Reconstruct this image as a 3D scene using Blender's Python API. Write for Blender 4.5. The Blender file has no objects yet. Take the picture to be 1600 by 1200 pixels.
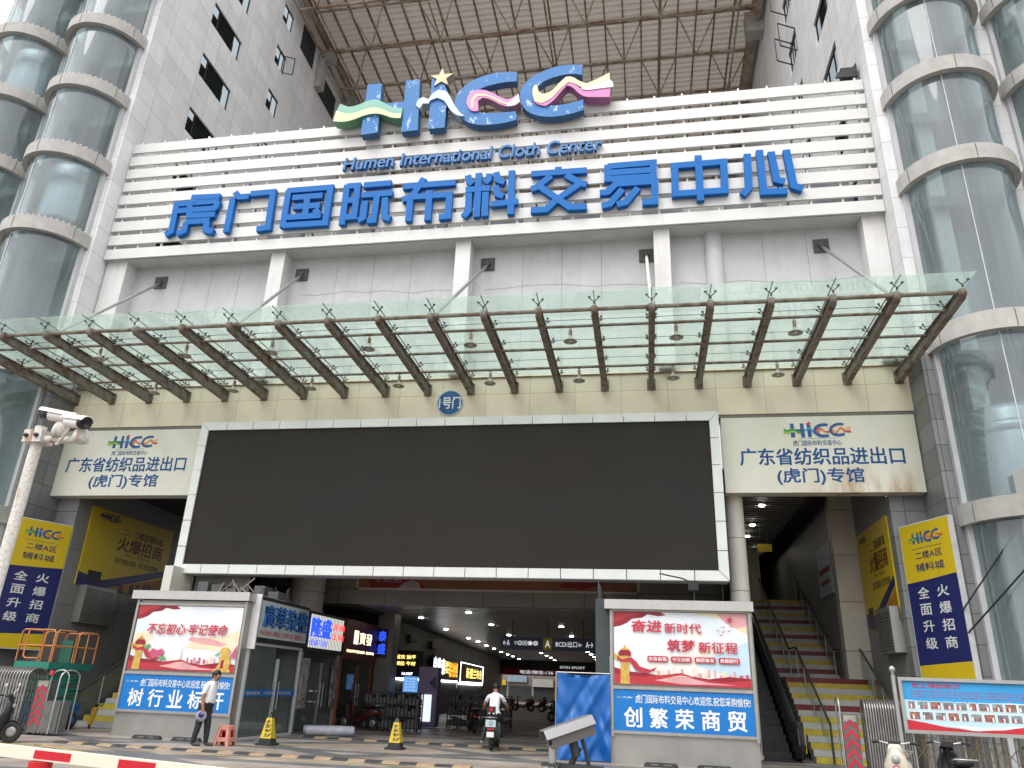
import bpy, math, random
from mathutils import Vector, Matrix
random.seed(7)
S=bpy.context.scene; COL=S.collection; R=math.radians; PI=math.pi
# ---------------------------------------------------------------- camera
yaw,pitch,roll=R(10.364),R(21.917),R(2.251)
fw=Vector((-math.sin(yaw)*math.cos(pitch),math.cos(yaw)*math.cos(pitch),math.sin(pitch)))
rt=Vector((math.cos(yaw),math.sin(yaw),0)); up=rt.cross(fw)
rt2=rt*math.cos(roll)+up*math.sin(roll); up2=up*math.cos(roll)-rt*math.sin(roll)
cd=bpy.data.cameras.new('camera'); cam=bpy.data.objects.new('camera',cd); COL.objects.link(cam)
cam.matrix_world=Matrix(((rt2.x,up2.x,-fw.x,0),(rt2.y,up2.y,-fw.y,0),(rt2.z,up2.z,-fw.z,1.65),(0,0,0,1)))
cd.sensor_width=36; cd.lens=36*1176.7/1600; cd.clip_start=.05; cd.clip_end=800
S.camera=cam
# ---------------------------------------------------------------- sky, sun, exposure (bright overcast)
SUN_EL,SUN_AZ=R(58),R(205)
w=bpy.data.worlds.new('World'); S.world=w; w.use_nodes=True
nt=w.node_tree; bg=nt.nodes['Background']
sk=nt.nodes.new('ShaderNodeTexSky'); sk.sky_type='NISHITA'; sk.sun_disc=False
sk.sun_elevation=SUN_EL; sk.sun_rotation=SUN_AZ; sk.air_density=1.0; sk.dust_density=6.0; sk.ozone_density=1.0
hs=nt.nodes.new('ShaderNodeHueSaturation'); hs.inputs['Saturation'].default_value=.30
nt.links.new(sk.outputs[0],hs.inputs['Color'])
# cloud deck: brightest overhead, a third as bright at the horizon
tc=nt.nodes.new('ShaderNodeTexCoord'); sx=nt.nodes.new('ShaderNodeSeparateXYZ'); nt.links.new(tc.outputs['Generated'],sx.inputs[0])
cr=nt.nodes.new('ShaderNodeValToRGB'); cr.color_ramp.elements[0].position=0; cr.color_ramp.elements[0].color=(.36,.37,.38,1); cr.color_ramp.elements[1].color=(1,1,1,1)
nt.links.new(sx.outputs[2],cr.inputs[0])
cm=nt.nodes.new('ShaderNodeMix'); cm.data_type='RGBA'; cm.blend_type='MULTIPLY'; cm.inputs[0].default_value=1; nt.links.new(cr.outputs[0],cm.inputs[6]); cm.inputs[7].default_value=(14.2,14.2,14.3,1)
ck=nt.nodes.new('ShaderNodeMix'); ck.data_type='RGBA'; ck.inputs[0].default_value=.7; nt.links.new(hs.outputs[0],ck.inputs[6]); nt.links.new(cm.outputs[2],ck.inputs[7])
nt.links.new(ck.outputs[2],bg.inputs['Color'])
bg.inputs['Strength'].default_value=.09
ld=bpy.data.lights.new('sun','SUN'); ld.energy=.6; ld.angle=R(40); ld.color=(1,.97,.92)
sun=bpy.data.objects.new('sun',ld); COL.objects.link(sun)
sd=Vector((math.sin(SUN_AZ)*math.cos(SUN_EL),math.cos(SUN_AZ)*math.cos(SUN_EL),math.sin(SUN_EL)))
sun.rotation_euler=sd.to_track_quat('Z','Y').to_euler()
S.view_settings.view_transform='Standard'; S.view_settings.look='None'
S.view_settings.exposure=1.42; S.view_settings.gamma=1
try:
    S.cycles.use_denoising=True; S.cycles.max_bounces=8; S.cycles.transparent_max_bounces=16
    S.cycles.diffuse_bounces=4; S.cycles.glossy_bounces=4; S.cycles.sample_clamp_indirect=6
    S.cycles.caustics_reflective=False; S.cycles.caustics_refractive=False
except Exception: pass
# ---------------------------------------------------------------- helpers
ORG={}
def tag(o,label=None,cat=None,group=None,kind=None):
    if label: o['label']=label
    if cat: o['category']=cat
    if group: o['group']=group
    if kind: o['kind']=kind
    return o
def thing(name,label,cat,loc=(0,0,0),group=None,rz=0):
    o=bpy.data.objects.new(name,None); COL.objects.link(o); o.location=loc; o.rotation_euler=(0,0,rz)
    o.empty_display_size=.2; ORG[o]=Vector(loc); return tag(o,label,cat,group)
class FR:
    'a board: origin, u to the right, v up, n out of the face'
    def __init__(s,o,ang=0,tilt=0):
        a=R(ang); s.o=Vector(o); s.u=Vector((math.cos(a),math.sin(a),0)); s.v=Vector((0,0,1)); s.n=Vector((math.sin(a),-math.cos(a),0))
    def p(s,a,b,c=0): return s.o+s.u*a+s.v*b+s.n*c
class MB:
    def __init__(s): s.v=[];s.f=[];s.m=[];s.s=[]
    def add(s,vs,fs,mi=0,sm=False):
        k=len(s.v); s.v+=[Vector(v) for v in vs]
        for f in fs: s.f.append([i+k for i in f]); s.m.append(mi); s.s.append(sm)
        return s
    def box(s,x0,x1,y0,y1,z0,z1,mi=0,M=None):
        vs=[Vector((x,y,z)) for z in (z0,z1) for y in (y0,y1) for x in (x0,x1)]
        if M: vs=[M@v for v in vs]
        return s.add(vs,[(0,2,3,1),(4,5,7,6),(0,1,5,4),(2,6,7,3),(0,4,6,2),(1,3,7,5)],mi)
    def fbox(s,fr,a0,a1,b0,b1,c0,c1,mi=0):
        vs=[fr.p(a,b,c) for b in (b0,b1) for c in (c1,c0) for a in (a0,a1)]
        return s.add(vs,[(0,2,3,1),(4,5,7,6),(0,1,5,4),(2,6,7,3),(0,4,6,2),(1,3,7,5)],mi)
    def bar(s,a,b,w,h,mi=0,up=(0,0,1)):
        a=Vector(a);b=Vector(b);d=(b-a).normalized();U=Vector(up)
        if abs(d.dot(U))>.98: U=Vector((0,1,0))
        x=d.cross(U).normalized();y=x.cross(d)
        vs=[p+x*(w/2*i)+y*(h/2*j) for p in (a,b) for j in (-1,1) for i in (-1,1)]
        return s.add(vs,[(0,2,3,1),(4,5,7,6),(0,1,5,4),(2,6,7,3),(0,4,6,2),(1,3,7,5)],mi)
    def tube(s,pts,r,n=8,mi=0,cap=True,sm=True):
        pts=[Vector(p) for p in pts]; rr=r if isinstance(r,(list,tuple)) else [r]*len(pts); vs=[];fs=[]
        ref=None
        for i,p in enumerate(pts):
            d=(pts[min(i+1,len(pts)-1)]-pts[max(i-1,0)])
            d=d.normalized() if d.length>1e-9 else Vector((0,0,1))
            if ref is None: ref=Vector((0,0,1)) if abs(d.z)<.9 else Vector((1,0,0))
            x=(ref-d*ref.dot(d)); x=x.normalized() if x.length>1e-6 else d.orthogonal().normalized()
            ref=x; y=d.cross(x)
            vs+=[p+(x*math.cos(2*PI*k/n)+y*math.sin(2*PI*k/n))*rr[i] for k in range(n)]
        for i in range(len(pts)-1):
            for k in range(n): fs.append((i*n+k,i*n+(k+1)%n,(i+1)*n+(k+1)%n,(i+1)*n+k))
        s.add(vs,fs,mi,sm)
        if cap: s.add(vs[:n],[list(range(n))[::-1]],mi); s.add(vs[-n:],[list(range(n))],mi)
        return s
    def lathe(s,prof,o,n=20,mi=0,axis=(0,0,1),sm=True,a0=0,a1=2*PI):
        ax=Vector(axis).normalized(); x=ax.orthogonal().normalized() if abs(ax.z)<.99 else Vector((1,0,0)); y=ax.cross(x); o=Vector(o)
        full=abs(a1-a0-2*PI)<1e-6; m=n if full else n+1; vs=[];fs=[]
        for r,h in prof:
            vs+=[o+ax*h+(x*math.cos(a0+(a1-a0)*k/n)+y*math.sin(a0+(a1-a0)*k/n))*r for k in range(m)]
        for i in range(len(prof)-1):
            for k in range(n):
                k2=(k+1)%m; fs.append((i*m+k,i*m+k2,(i+1)*m+k2,(i+1)*m+k))
        return s.add(vs,fs,mi,sm)
    def prism(s,poly,fr,c0,c1,mi=0,mside=None):
        n=len(poly); ar=sum(poly[i][0]*poly[(i+1)%n][1]-poly[(i+1)%n][0]*poly[i][1] for i in range(n))
        if ar<0: poly=poly[::-1]
        f=[fr.p(a,b,c1) for a,b in poly]
        if abs(c1-c0)<1e-6: return s.add(f,[list(range(n))],mi)
        b=[fr.p(a,q,c0) for a,q in poly]; ms=mi if mside is None else mside
        s.add(f,[list(range(n))],mi); s.add(b,[list(range(n))[::-1]],ms)
        s.add(f+b,[(i,i+n,(i+1)%n+n,(i+1)%n) for i in range(n)],ms); return s
    def stroke(s,pts,w,fr,c0,c1,mi=0):
        'a flat ribbon of width w along a polyline, mitred, extruded'
        pts=[Vector((p[0],p[1])) for p in pts]; L=[];Rr=[]
        for i,p in enumerate(pts):
            d1=(p-pts[i-1]).normalized() if i else None; d2=(pts[i+1]-p).normalized() if i<len(pts)-1 else None
            if d1 is None: d1=d2
            if d2 is None: d2=d1
            n1=Vector((-d1.y,d1.x));n2=Vector((-d2.y,d2.x));m=(n1+n2)
            m=m.normalized() if m.length>1e-6 else n1
            k=w/2/max(.5,m.dot(n1)); L.append(p+m*k);Rr.append(p-m*k)
        return s.prism([tuple(p) for p in L]+[tuple(p) for p in Rr[::-1]],fr,c0,c1,mi)
    def disc(s,fr,a,b,r,c0,c1,mi=0,n=32):
        return s.prism([(a+r*math.cos(2*PI*k/n),b+r*math.sin(2*PI*k/n)) for k in range(n)],fr,c0,c1,mi)
    def text(s,t,fr,a0,a1,b0,b1,c=.004,mi=0,bold=.0,depth=0,shear=0,keep=False):
        if bold and not keep:
            w_=bold*1.0*(b1-b0)*(1.0/max(1,t.count('\n')+1))
            for i,(e,g) in enumerate(((-1,-1),(1,1),(-1,1),(1,-1))): s.text(t,fr,a0+e*w_,a1+e*w_,b0+g*w_*.8,b1+g*w_*.8,c+.0003*i,mi,0,depth,shear)
            return s
        v2,fs,bb=glyph(t,0)
        if not v2: return s
        x0,x1,y0,y1=bb; sx=(a1-a0)/max(1e-6,x1-x0); sy=(b1-b0)/max(1e-6,y1-y0)
        if keep: sx=sy=min(sx,sy); a0=(a0+a1)/2-sx*(x1-x0)/2
        q=[((x-x0)*sx+a0+shear*(y-y0)*sy,(y-y0)*sy+b0) for x,y in v2]
        s.add([fr.p(a,b,c+depth) for a,b in q],fs,mi)
        if depth:
            cnt={}
            for f in fs:
                for i in range(len(f)):
                    e=(f[i],f[(i+1)%len(f)]); cnt[e]=1
            side=[e for e in cnt if (e[1],e[0]) not in cnt]; n=len(q)
            s.add([fr.p(a,b,c+depth) for a,b in q]+[fr.p(a,b,c) for a,b in q],[(e[0],e[0]+n,e[1]+n,e[1]) for e in side],mi)
        return s
    def build(s,name,mats,parent=None,label=None,kind=None,auto=False):
        o0=ORG.get(parent,Vector()); me=bpy.data.meshes.new(name)
        me.from_pydata([v-o0 for v in s.v],[],s.f)
        for m in (mats if isinstance(mats,(list,tuple)) else [mats]): me.materials.append(m)
        me.polygons.foreach_set('material_index',s.m); me.polygons.foreach_set('use_smooth',s.s); me.update()
        o=bpy.data.objects.new(name,me); COL.objects.link(o)
        if parent: o.parent=parent
        ORG[o]=o0
        if label: o['label']=label
        if kind: o['kind']=kind
        return o
GL={}
def smooth(poly,it=2,keep=48):
    'round off the gentle corners of a traced outline, keep the sharp ones'
    for _ in range(it):
        o=[];n=len(poly)
        for i in range(n):
            p=Vector(poly[i-1]);c=Vector(poly[i]);x=Vector(poly[(i+1)%n]); a=(c-p);b=(x-c)
            if a.length<1e-6 or b.length<1e-6: continue
            if math.degrees(a.angle(b))>keep: o.append(tuple(c))
            else: o+= [tuple(c-a*.25),tuple(c+b*.25)]
        poly=o
    return poly
def glyph(t,bold=0):
    k=(t,bold)
    if k in GL: return GL[k]
    cu=bpy.data.curves.new('tmp','FONT'); cu.body=t; cu.resolution_u=3; cu.fill_mode='FRONT'; cu.offset=bold
    ob=bpy.data.objects.new('tmp',cu); me=ob.to_mesh()
    v=[(p.co.x,p.co.y) for p in me.vertices]; f=[list(p.vertices) for p in me.polygons]
    # make every face point the same way
    g=[]
    for q in f:
        ar=sum(v[q[i]][0]*v[q[(i+1)%len(q)]][1]-v[q[(i+1)%len(q)]][0]*v[q[i]][1] for i in range(len(q)))
        g.append(q if ar>0 else q[::-1])
    # weld
    ix={};mp=[];vv=[]
    for p in v:
        kk=(round(p[0],5),round(p[1],5))
        if kk not in ix: ix[kk]=len(vv); vv.append(p)
        mp.append(ix[kk])
    g=[[mp[i] for i in q] for q in g]; g=[q for q in g if len(set(q))==len(q)]
    bb=(min(p[0] for p in vv),max(p[0] for p in vv),min(p[1] for p in vv),max(p[1] for p in vv)) if vv else None
    ob.to_mesh_clear(); bpy.data.objects.remove(ob); bpy.data.curves.remove(cu)
    GL[k]=(vv,g,bb); return GL[k]
def kids(o): return [c for c in bpy.data.objects if c.parent==o]
def dup(o,loc,rz,label=None,group=None,parent=None):
    c=o.copy(); COL.objects.link(c)
    if parent is not None: c.parent=parent
    else: c.location=loc; c.rotation_euler=(0,0,rz)
    if label: c['label']=label
    if group: c['group']=group
    for ch in kids(o): dup(ch,None,0,parent=c)
    return c
ORD=['first','second','third','fourth','fifth','sixth','seventh','eighth','ninth','tenth','eleventh','twelfth']
# ---------------------------------------------------------------- materials
def nodes(name):
    m=bpy.data.materials.new(name); m.use_nodes=True; t=m.node_tree
    return m,t,t.nodes['Principled BSDF'],t.nodes.new,t.links.new
def setp(b,rough,metal,spec=.4):
    b.inputs['Roughness'].default_value=rough; b.inputs['Metallic'].default_value=metal; b.inputs['Specular IOR Level'].default_value=spec
def wpos(N,L,scale=(1,1,1)):
    g=N('ShaderNodeNewGeometry'); mp=N('ShaderNodeMapping'); mp.inputs['Scale'].default_value=scale
    L(g.outputs['Position'],mp.inputs['Vector']); return mp.outputs['Vector']
def ramp(N,L,src,p0,p1,c0=(0,0,0,1),c1=(1,1,1,1)):
    r=N('ShaderNodeValToRGB'); e=r.color_ramp.elements; e[0].position=p0;e[1].position=p1;e[0].color=c0;e[1].color=c1
    L(src,r.inputs[0]); return r.outputs[0]
def mix(N,L,fac,a,b,mode='MIX'):
    m=N('ShaderNodeMix'); m.data_type='RGBA'; m.blend_type=mode
    def put(x,s):
        if isinstance(x,(tuple,list)): s.default_value=(*x[:3],1)
        elif isinstance(x,(int,float)): s.default_value=x
        else: L(x,s)
    put(fac,m.inputs[0]);put(a,m.inputs[6]);put(b,m.inputs[7]); return m.outputs[2]
def noise(N,L,vec,sc,det=4,rough=.6):
    n=N('ShaderNodeTexNoise'); n.inputs['Scale'].default_value=sc; n.inputs['Detail'].default_value=det; n.inputs['Roughness'].default_value=rough
    L(vec,n.inputs['Vector']); return n.outputs[0]
MATS={}
def mat(name,col,rough=.6,metal=0,var=.18,sc=2.0,streak=0,spec=.4,dirt=(.25,.2,.15),bump=0,emit=0,dirtamt=None):
    if name in MATS: return MATS[name]
    m,t,b,N,L=nodes(name); setp(b,rough,metal,spec)
    n=noise(N,L,wpos(N,L),sc,5)
    c=mix(N,L,ramp(N,L,n,.3,.75),[x*(1-var) for x in col],[min(1,x*(1+var*.5)) for x in col])
    if streak:
        s=noise(N,L,wpos(N,L,(3.2,3.2,.22)),1.3,6,.7)
        c=mix(N,L,ramp(N,L,s,.52,.8,(0,0,0,1),(streak,streak,streak,1)),c,dirt)
    L(c,b.inputs['Base Color'])
    if emit: L(c,b.inputs['Emission Color']); b.inputs['Emission Strength'].default_value=emit
    if bump:
        bp=N('ShaderNodeBump'); bp.inputs['Strength'].default_value=bump; bp.inputs['Distance'].default_value=.02; L(n,bp.inputs['Height']); L(bp.outputs[0],b.inputs['Normal'])
    MATS[name]=m; return m
def joints(name,col,w,h,jc=(.12,.12,.12),rough=.5,var=.1,streak=.2,mort=.012,dirt=(.3,.27,.23),off=(0,0),spec=.4,tilevar=.06,axis='xy'):
    m,t,b,N,L=nodes(name); setp(b,rough,0,spec)
    g=N('ShaderNodeNewGeometry'); sp=N('ShaderNodeSeparateXYZ'); L(g.outputs['Position'],sp.inputs[0])
    ad=N('ShaderNodeMath'); ad.operation='ADD'; L(sp.outputs[0],ad.inputs[0]); L(sp.outputs[1],ad.inputs[1])
    cb=N('ShaderNodeCombineXYZ'); L(ad.outputs[0],cb.inputs[0]); L(sp.outputs[2],cb.inputs[1])
    mp=N('ShaderNodeMapping'); mp.inputs['Location'].default_value=(off[0],off[1],0); L(cb.outputs[0],mp.inputs['Vector'])
    br=N('ShaderNodeTexBrick'); br.offset=0; br.squash=1; br.inputs['Scale'].default_value=1; br.inputs['Mortar Size'].default_value=mort
    br.inputs['Mortar Smooth'].default_value=.1; br.inputs['Brick Width'].default_value=w; br.inputs['Row Height'].default_value=h; br.inputs['Bias'].default_value=0
    br.inputs['Color1'].default_value=(*[x*(1-tilevar) for x in col],1); br.inputs['Color2'].default_value=(*[min(1,x*(1+tilevar)) for x in col],1); br.inputs['Mortar'].default_value=(*jc,1)
    L(mp.outputs[0],br.inputs['Vector'])
    n=noise(N,L,wpos(N,L),1.1,6)
    c=mix(N,L,ramp(N,L,n,.35,.75,(1-var,1-var,1-var,1),(1,1,1,1)),(0,0,0),br.outputs[0],'MIX')
    s=noise(N,L,wpos(N,L,(2.6,2.6,.18)),1.2,6,.72)
    c=mix(N,L,ramp(N,L,s,.5,.82,(0,0,0,1),(streak,streak,streak,1)),c,dirt)
    L(c,b.inputs['Base Color']); MATS[name]=m; return m
def emis(name,col,st=3):
    m,t,b,N,L=nodes(name); b.inputs['Base Color'].default_value=(*[x*.5 for x in col],1)
    b.inputs['Emission Color'].default_value=(*col,1); b.inputs['Emission Strength'].default_value=st; MATS[name]=m; return m
def glass(name,tint,haze=.0,hazecol=(.6,.7,.68),gl=.02,refl=1.0,dirt=.0,ior=1.5):
    'pane: tinted see-through + fresnel reflection + a little milky haze'
    m,t,b,N,L=nodes(name); out=t.nodes['Material Output']; t.nodes.remove(b)
    tr=N('ShaderNodeBsdfTransparent'); tr.inputs[0].default_value=(*tint,1)
    gs=N('ShaderNodeBsdfGlossy'); gs.inputs['Roughness'].default_value=gl; gs.inputs['Color'].default_value=(.95*refl,.97*refl,1*refl,1)
    df=N('ShaderNodeBsdfDiffuse'); df.inputs[0].default_value=(*hazecol,1); tl=N('ShaderNodeBsdfTranslucent'); tl.inputs[0].default_value=(*hazecol,1)
    ms=N('ShaderNodeMixShader'); ms.inputs[0].default_value=.6; L(df.outputs[0],ms.inputs[1]); L(tl.outputs[0],ms.inputs[2])
    m1=N('ShaderNodeMixShader'); L(tr.outputs[0],m1.inputs[1]); L(ms.outputs[0],m1.inputs[2])
    if dirt:
        n=noise(N,L,wpos(N,L,(2.2,1.4,.22) if ior>1.6 else (1,.6,1)),.9,5,.6); r=ramp(N,L,n,.4,.75,(haze,)*3+(1,),(haze+dirt,)*3+(1,)); L(r,m1.inputs[0])
    else: m1.inputs[0].default_value=haze
    fr=N('ShaderNodeFresnel'); ge=N('ShaderNodeNewGeometry'); mr=N('ShaderNodeMapRange'); mr.inputs[3].default_value=ior; mr.inputs[4].default_value=1/ior; L(ge.outputs['Backfacing'],mr.inputs[0]); L(mr.outputs[0],fr.inputs[0])
    m2=N('ShaderNodeMixShader'); L(fr.outputs[0],m2.inputs[0]); L(m1.outputs[0],m2.inputs[1]); L(gs.outputs[0],m2.inputs[2])
    L(m2.outputs[0],out.inputs['Surface']); MATS[name]=m; return m
def rusty(name,base,rust=(.2,.085,.035),lo=.45,hi=.62,sc=5,rough=.75,metal=0,zs=1):
    m,t,b,N,L=nodes(name); setp(b,rough,metal,.3)
    n=noise(N,L,wpos(N,L,(1,1,zs)),sc,6,.6); n2=noise(N,L,wpos(N,L),sc*6,3)
    c=mix(N,L,ramp(N,L,n,lo,hi),base,rust); c=mix(N,L,ramp(N,L,n2,.35,.7,(.65,.65,.65,1),(1,1,1,1)),(0,0,0),c)
    L(c,b.inputs['Base Color']); MATS[name]=m; return m
WHITE=mat('white_aluminium',(.63,.63,.615),.45,0,.05,1.2,.22,dirt=(.6,.52,.42))
WALLW=joints('pale_wall_panels',(.74,.745,.75),1.14,1.14,(.30,.30,.31),.6,.13,.30,.008,(.34,.32,.3))
PLAST=mat('weathered_white_plaster',(.52,.525,.535),.8,0,.11,1.4,.36,dirt=(.36,.34,.32),bump=.2)
TILE=joints('grey_stone_tile',(.215,.22,.225),1.0,.78,(.07,.07,.07),.45,.15,.22,.012,(.12,.11,.1),tilevar=.14)
BEIGE=joints('beige_panels',(.75,.655,.515),1.543,.92,(.36,.3,.21),.5,.08,.26,.007,(.46,.33,.2),off=(.02,.04))
BEIGE2=joints('cream_column_panels',(.56,.51,.43),40,1.6,(.2,.17,.13),.5,.1,.2,.015)
CONC=mat('weathered_concrete_band',(.43,.415,.395),.85,0,.16,2.5,.45,dirt=(.27,.24,.21),bump=.3)
CONCL=mat('grey_concrete',(.36,.355,.345),.85,0,.22,1.5,.3,dirt=(.2,.19,.18))
STEEL=mat('brushed_steel',(.42,.42,.41),.38,.8,.12,4,.15)
STEELD=mat('dull_stainless_sheet',(.34,.33,.31),.42,.6,.15,1.5,.25,dirt=(.2,.18,.15))
RUST=rusty('rusty_grey_steel',(.30,.275,.24),(.20,.115,.075),.46,.64,3.5)
RUSTL=rusty('rust_stained_tan_steel',(.36,.29,.21),(.22,.11,.055),.45,.62,2.5)
RUSTW=rusty('rust_streaked_white_paint',(.72,.69,.64),(.36,.16,.05),.56,.66,9,zs=.10)
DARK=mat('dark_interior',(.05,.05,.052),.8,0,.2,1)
BLACK=mat('black_plastic',(.02,.02,.022),.45,0,.2,6)
RUBBER=mat('black_rubber',(.025,.025,.026),.8,0,.2,8)
BLUE=mat('sign_blue',(.004,.125,.42),.5,0,.06,3,spec=.2)
BLUEF=mat('faded_letter_blue',(.04,.17,.42),.5,0,.2,5,.2,dirt=(.35,.5,.75))
CURT=glass('curved_tower_glass',(.68,.79,.81),.29,(.64,.73,.75),.02,1.0,.16,1.65)
CANG=glass('milky_canopy_glass',(.875,.955,.92),.14,(.78,.87,.81),.04,.9,.14)
WING=glass('dark_window_glass',(.28,.32,.34),.05,(.3,.33,.35),.03,.08)
CLEAR=glass('shop_glass',(.75,.82,.80),.04,(.5,.6,.6),.02)
CHARS=[('虎',[[(-18.45,19.35),(-16.47,19.36)],[(-18.33,19.31),(-18.29,18.05),(-18.52,17.91)],[(-17.62,19.7),(-17.56,19.33)],[(-17.72,19.62),(-16.47,19.58)],[(-18.22,19.01),(-16.49,19.01)],[(-16.5,19.32),(-16.56,18.97)],[(-17.73,19.34),(-17.63,18.73),(-16.51,18.71)],[(-17.73,18.44),(-16.69,18.44)],[(-17.68,18.46),(-17.71,18.01),(-17.99,17.89)],[(-16.8,18.41),(-16.75,17.99),(-16.44,17.9)]]),('门',[[(-15.88,19.46),(-15.87,17.84)],[(-15.83,19.72),(-15.61,19.47),(-15.18,19.48)],[(-15.14,19.59),(-14.17,19.6),(-14.12,17.93),(-14.58,17.88)]]),('国',[[(-13.58,19.6),(-11.75,19.61),(-11.76,17.96),(-13.48,17.97)],[(-13.51,19.63),(-13.5,17.89)],[(-13.29,19.24),(-12.03,19.25)],[(-13.19,18.8),(-12.07,18.79)],[(-13.37,18.32),(-11.97,18.31)],[(-12.65,19.24),(-12.63,18.32)],[(-12.26,18.61),(-12.06,18.37)]]),('际',[[(-11.07,19.67),(-11.06,17.82)],[(-11.08,19.6),(-10.63,19.6),(-10.61,18.95)],[(-10.99,18.92),(-10.58,18.92)],[(-10.61,18.93),(-10.61,18.15),(-11.02,18.14)],[(-10.37,19.58),(-9.26,19.59)],[(-10.41,19.11),(-9.16,19.11)],[(-9.77,19.07),(-9.8,17.92),(-10.05,17.91)],[(-10.23,18.83),(-10.23,18.06),(-10.42,17.95)],[(-9.44,18.92),(-9.35,18.02),(-9.14,17.94)]]),('布',[[(-8.77,19.38),(-6.69,19.39)],[(-7.96,19.7),(-8.36,18.89),(-8.76,18.77)],[(-8.42,18.9),(-8.41,17.78)],[(-8.46,18.86),(-6.89,18.86),(-6.89,17.88),(-7.23,17.87)],[(-7.68,19.11),(-7.66,17.75)]]),('料',[[(-5.8,19.74),(-5.78,17.77)],[(-6.27,19.01),(-5.33,19.02)],[(-6.22,19.67),(-6.16,19.41),(-6.01,19.27)],[(-5.38,19.67),(-5.41,19.4),(-5.55,19.27)],[(-6.13,18.86),(-6.11,18.05),(-6.28,17.82)],[(-5.49,18.84),(-5.47,17.77)],[(-4.52,19.73),(-4.5,17.78)],[(-5.25,18.28),(-4.24,18.31)],[(-5.12,19.7),(-5.04,19.35),(-4.78,19.22)],[(-5.11,19.08),(-5.03,18.71),(-4.79,18.59)]]),('交',[[(-3.78,19.52),(-1.7,19.5)],[(-2.76,19.74),(-2.76,19.54)],[(-3.03,19.36),(-3.59,18.88),(-3.77,18.83)],[(-2.47,19.35),(-1.9,18.92),(-1.71,18.86)],[(-1.98,18.9),(-2.8,18.28),(-3.19,17.88),(-3.75,17.89)],[(-3.45,18.92),(-2.8,18.34),(-2.32,17.91),(-1.7,17.89)]]),('易',[[(-0.93,19.6),(0.73,19.62),(0.7,18.95)],[(-0.93,19.67),(-0.94,18.92)],[(-1.01,19.3),(0.76,19.29)],[(-1.01,19.03),(0.79,18.99)],[(-0.76,18.78),(0.75,18.78),(0.72,17.91),(0.28,17.91)],[(-0.61,18.82),(-0.94,18.45),(-1.23,18.44)],[(-0.41,18.53),(-0.87,17.93),(-1.16,17.87)],[(0.15,18.54),(-0.31,17.95),(-0.62,17.88)]]),('中',[[(1.48,19.47),(1.45,18.05)],[(1.34,19.4),(3.33,19.42)],[(3.2,19.41),(3.17,18.1)],[(1.36,18.18),(3.29,18.18)],[(2.33,19.77),(2.31,17.82)]]),('心',[[(4.04,19.68),(3.99,18.24),(3.75,17.95)],[(4.47,19.8),(4.47,18.01),(5.26,17.98)],[(4.86,19.69),(4.94,18.48),(5.2,18.37)],[(5.38,19.72),(5.49,18.17),(5.77,18.02)]])]
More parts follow.
